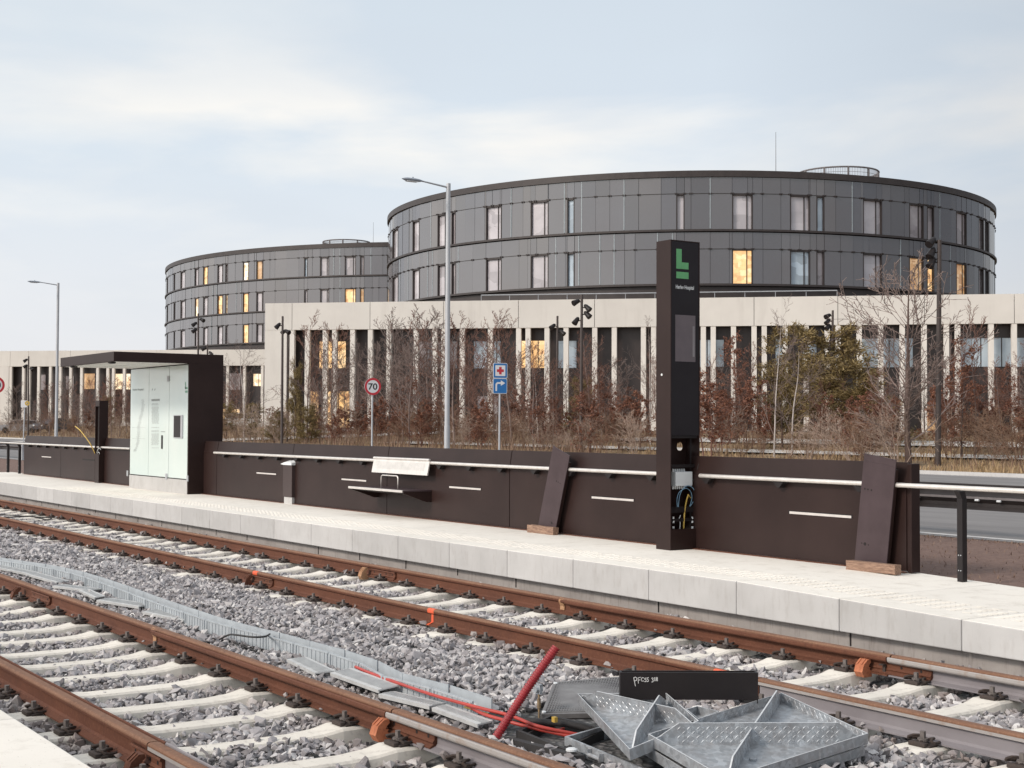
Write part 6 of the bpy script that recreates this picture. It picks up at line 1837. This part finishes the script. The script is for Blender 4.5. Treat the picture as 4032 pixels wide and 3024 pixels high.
for sx, top in ((40, 1560), (70, 1500), (130, 1570), (160, 1540), (195, 1500), (250, 1480), (285, 1500), (310, 1540), (345, 1470), (385, 1540), (410, 1500), (440, 1480), (470, 1545), (500, 1500), (525, 1480), (890, 1500), (930, 1430)):
    plant('sapling', sx, rnd.uniform(1.02, 1.25), top, wide=rnd.uniform(1.2, 1.7))
plant('birch', 962, 1.04, 1330, 0, 1.4)
for sx, top in ((1180, 1650), (1270, 1600), (1420, 1580), (1470, 1560), (1530, 1620), (1585, 1500), (1600, 1620), (1675, 1560), (1735, 1570), (1810, 1640), (1870, 1570), (1925, 1620), (2025, 1520), (2090, 1600), (2125, 1560), (2200, 1560), (2240, 1610), (2300, 1570), (2335, 1540), (2425, 1580), (360, 1610), (300, 1640), (1105, 1600), (1310, 1610), (1370, 1600), (1340, 1650), (1235, 1640), (1500, 1580), (1560, 1560), (1650, 1590), (1700, 1610), (1440, 1640), (1785, 1595), (1840, 1620), (1890, 1600), (2000, 1600), (2050, 1560), (1975, 1640), (2150, 1600), (2400, 1500), (2445, 1560), (2510, 1540), (2360, 1580), (2790, 1450), (2835, 1500), (2880, 1540), (2950, 1480), (3000, 1560), (3260, 1540), (3330, 1560), (3410, 1590), (3470, 1540), (3510, 1560), (3690, 1480), (3740, 1540), (3870, 1500), (3900, 1560), (4020, 1560)):
    plant('copper', sx, rnd.uniform(1.03, 1.28), top, wide=rnd.uniform(1.0, 1.5))
# low bushes all along
sx = 20
while sx < 4100:
    if not (513 < sx < 840) and not (2600 < sx < 2750) and not (3560 < sx < 3720):
        plant('bush', sx, rnd.uniform(1.005, 1.12), rnd.uniform(1560, 1700) if sx < 3100 else rnd.uniform(1550, 1710), wide=rnd.uniform(1.0, 1.6))
    sx += rnd.uniform(60, 120) if sx > 2700 else rnd.uniform(34, 76) if sx > 800 else rnd.uniform(20, 36)
plant('bush', 3925, 1.03, 1690, 1, 1.3); plant('bush', 4015, 1.05, 1560, 2, 1.4); plant('bush', 3400, 1.01, 1600, 0, 1.5); plant('bush', 3180, 1.01, 1600, 3, 1.5)
byl = {}
PL = sorted(PLANTS, key=lambda a: a[1])
for it in PL:
    if it[6]: continue
    s = next(t for a, b2, t in SECT if a <= it[1] < b2); byl.setdefault((it[0], s), []).append(it)
for it in PL:
    kind, sx, k, ytop, v, wide, lab = it
    Y = 37.0 * k; p = atd(sx, 1700, mind(sx, Y)); z0 = gz(p.x, p.y); hor = 1658 + ROLL * (sx + 1771)
    h = (hor - ytop) * mind(sx, Y) / FPX + EYE - z0; h = max(h, .7)
    nm, desc, cat, grp = NAME[kind]
    if lab is None:
        s = next(t for a, b2, t in SECT if a <= sx < b2); L = byl[(kind, s)]
        tall = ''
        if len(L) == 1: lab = desc + ' ' + s
        else:
            i = L.index(it) + 1
            lab = '%s %s, %s from the left' % (desc, s, ordinal(i))
    o = thing(nm, lab, cat, (p.x, p.y, z0), grp)
    o.scale = (h * wide, h * wide, h); o.rotation_euler = (0, 0, rnd.uniform(0, 6.28))
    if kind == 'birch' and sx == 3048: o.rotation_euler = (0, 0, 2.2)
    for nme, me in proto(kind, v % nv(kind)):
        if kind == 'bush' and int(sx) % 3 == 0: me = alt_mesh(me, 'bark_pale')
        if kind == 'sapling' and int(sx) % 3 == 1: me = alt_mesh(me, 'bark_grey')
        c = bpy.data.objects.new(nme, me); COL.objects.link(c); c.parent = o
print('plants', len(PL))

# ------------------------------------------------------------------ grass and dry stalks
def blades(name, label, n, xr, yr, h, wdt, mat, keepf=None, seed=1, lean=.35):
    r = np.random.default_rng(seed)
    sx = r.uniform(xr[0], xr[1], n); Y = yr[0] + (yr[1] - yr[0]) * r.random(n) ** 1.5
    dep = Y / (.5602 + .8284 * (sx - 2016) / FPX)
    lat = (sx - 2016) / FPX * dep
    X = lat * rt.x + dep * fh.x; 
    cl = .5 + .5 * np.sin(X * .9 + 1.3 * np.sin(Y * .8)) * np.cos(Y * 1.1 + X * .23)
    kp = r.random(n) < (.25 + .75 * cl)
    X, Y, cl = X[kp], Y[kp], cl[kp]; n = len(X)
    Z = np.array([gz(a, b2) for a, b2 in zip(X, Y)]) - .03
    B = np.stack([X, Y, Z], 1); H = h * r.uniform(.35, 1.2, n) * (.5 + .7 * cl)
    an = r.uniform(0, 6.28, n); ln = r.uniform(0, lean, n) * H
    T = B + np.stack([np.cos(an) * ln, np.sin(an) * ln, H], 1)
    a2 = r.uniform(0, 6.28, n); S = np.stack([np.cos(a2), np.sin(a2), np.zeros(n)], 1) * (wdt * r.uniform(.6, 1.4, n))[:, None]
    Mid = B * .45 + T * .55 - np.stack([np.cos(an), np.sin(an), np.zeros(n)], 1) * (ln * .18)[:, None]
    V = np.stack([B - S, B + S, Mid + S * .7, T, Mid - S * .7], 1).reshape(-1, 3); q = np.arange(n)[:, None] * 5
    me_f = np.concatenate([q + np.array([[0, 1, 2, 4]])]); tri_f = q + np.array([[4, 2, 3]])
    # triangles only: split the quads
    F = np.concatenate([q + np.array([[0, 1, 2]]), q + np.array([[0, 2, 4]]), tri_f])
    o = npmesh(name, V, F, MAT[mat]); tag(o, label, 'grass', None, 'stuff')
blades('dry_grass', 'tufts of golden dry winter grass on the verge beyond the road', 42000, (-60, 4100), (35.4, 54), .26, .016, 'leaf_grass', seed=3)
blades('dry_stalks', 'brown dry stalks and weeds filling the thicket floor left of the sign pillar', 15000, (-60, 2350), (37.0, 56), .8, .013, 'leaf_weed', seed=4, lean=.5)
blades('dry_stalks', 'sparse brown stalks among the bushes right of the sign pillar', 5000, (2350, 4100), (37.0, 60), .4, .013, 'leaf_weed', seed=5, lean=.5)
def near_grass():
    r = np.random.default_rng(9); n = 9000
    X = r.uniform(-34, -4, n); Y = np.where(r.random(n) < .35, 15.25 - np.abs(r.normal(0, .12, n)), r.uniform(10.98, 15.3, n))
    B = np.stack([X, Y, np.full(n, -.065)], 1); an = r.uniform(0, 6.28, n); H = r.uniform(.01, .05, n); ln = r.uniform(.2, 1.6, n) * H
    T = B + np.stack([np.cos(an) * ln, np.sin(an) * ln, H], 1); S = np.stack([-np.sin(an), np.cos(an), np.zeros(n)], 1) * .006
    V = np.stack([B - S, B + S, T], 1).reshape(-1, 3)
    o = npmesh('mulch_chips', V, np.arange(n)[:, None] * 3 + np.array([[0, 1, 2]]), MAT['leaf_weed']); tag(o, 'bark chips and dry stubble on the brown earth strip', 'mulch', None, 'stuff')
near_grass()
# ------------------------------------------------------------------ sky, sun, view
SUN_EL, SUN_AZ = 32, 0
sun_dir = (-fh * .55 - rt * .83).normalized()      # horizontally towards the sun: behind the camera, to the left
az = math.atan2(sun_dir.x, sun_dir.y)
w = bpy.data.worlds.new('World'); scene.world = w; w.use_nodes = True
nt = w.node_tree; bg = nt.nodes['Background']
sky = N(nt, 'ShaderNodeTexSky'); sky.sky_type = 'NISHITA'; sky.sun_disc = False
sky.sun_elevation = R_(SUN_EL); sky.sun_rotation = az; sky.air_density = 1.0; sky.dust_density = 2.0; sky.ozone_density = 1.0
tc = N(nt, 'ShaderNodeTexCoord')
mp = N(nt, 'ShaderNodeMapping'); mp.inputs['Scale'].default_value = (1, 1, 3.6); mp.inputs['Location'].default_value = (CLX, CLY, 0) if 'CLX' in globals() else (.3, .1, 0)
nt.links.new(tc.outputs['Generated'], mp.inputs[0])
def wn(scale, detail, rough, dist=0):
    n = nt.nodes.new('ShaderNodeTexNoise'); n.inputs['Scale'].default_value = scale; n.inputs['Detail'].default_value = detail; n.inputs['Roughness'].default_value = rough; n.inputs['Distortion'].default_value = dist
    nt.links.new(mp.outputs[0], n.inputs['Vector']); return n.outputs[0]
sep = N(nt, 'ShaderNodeSeparateXYZ'); nt.links.new(tc.outputs['Generated'], sep.inputs[0])
grey = ramp(nt, sep.outputs[2], [(0.0, (6.9, 6.85, 7.05)), (.09, (6.6, 6.75, 7.05)), (.18, (6.0, 6.55, 7.05)), (.30, (5.55, 6.15, 6.65)), (1.0, (5.7, 6.0, 6.3))])
f1 = ramp(nt, wn(3.4, 7, .50, .25), [(.44, 0.0), (.64, 1.0)])
# the white bands lie about 8 to 13 degrees up
band = ramp(nt, sep.outputs[2], [(.06, .15), (.15, .9), (.21, 1.0), (.27, .25), (.5, .45)])
f = N(nt, 'ShaderNodeMath', operation='MULTIPLY'); nt.links.new(f1, f.inputs[0]); nt.links.new(band, f.inputs[1])
cl = mixc(nt, f.outputs[0], grey, (8.3, 8.0, 7.45))
f2 = ramp(nt, wn(6.5, 5, .5), [(.40, 0.0), (.75, .35)])
cl = mixc(nt, f2, cl, (5.5, 5.95, 6.45))
# sky brightened left and behind, dimmed right, added to steer reflections and side light
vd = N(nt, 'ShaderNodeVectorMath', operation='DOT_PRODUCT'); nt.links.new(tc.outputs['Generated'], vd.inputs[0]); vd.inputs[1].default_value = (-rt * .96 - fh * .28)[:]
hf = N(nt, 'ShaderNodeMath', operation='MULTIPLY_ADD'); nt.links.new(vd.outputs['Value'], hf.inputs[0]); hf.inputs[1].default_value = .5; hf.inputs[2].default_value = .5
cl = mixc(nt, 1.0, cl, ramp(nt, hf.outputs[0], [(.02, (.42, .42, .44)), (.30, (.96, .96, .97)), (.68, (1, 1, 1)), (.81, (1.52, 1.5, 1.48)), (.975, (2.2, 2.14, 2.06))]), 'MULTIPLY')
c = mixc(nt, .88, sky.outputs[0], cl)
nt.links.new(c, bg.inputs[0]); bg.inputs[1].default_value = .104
sl_ = bpy.data.lights.new('sun', 'SUN'); so = bpy.data.objects.new('sun', sl_); COL.objects.link(so)
sl_.energy = 1.75; sl_.angle = R_(12); sl_.color = (1.0, .89, .79)
dvec = (sun_dir * math.cos(R_(SUN_EL)) + UZ * math.sin(R_(SUN_EL)))
so.rotation_euler = dvec.to_track_quat('Z', 'Y').to_euler(); so.location = (0, -5, 30)
vs = scene.view_settings; vs.view_transform = 'Standard'; vs.look = 'None'; vs.exposure = 0.36; vs.gamma = 1; vs.use_curve_mapping = False
scene.render.engine = 'CYCLES'
scene.cycles.max_bounces = 6; scene.cycles.transparent_max_bounces = 8
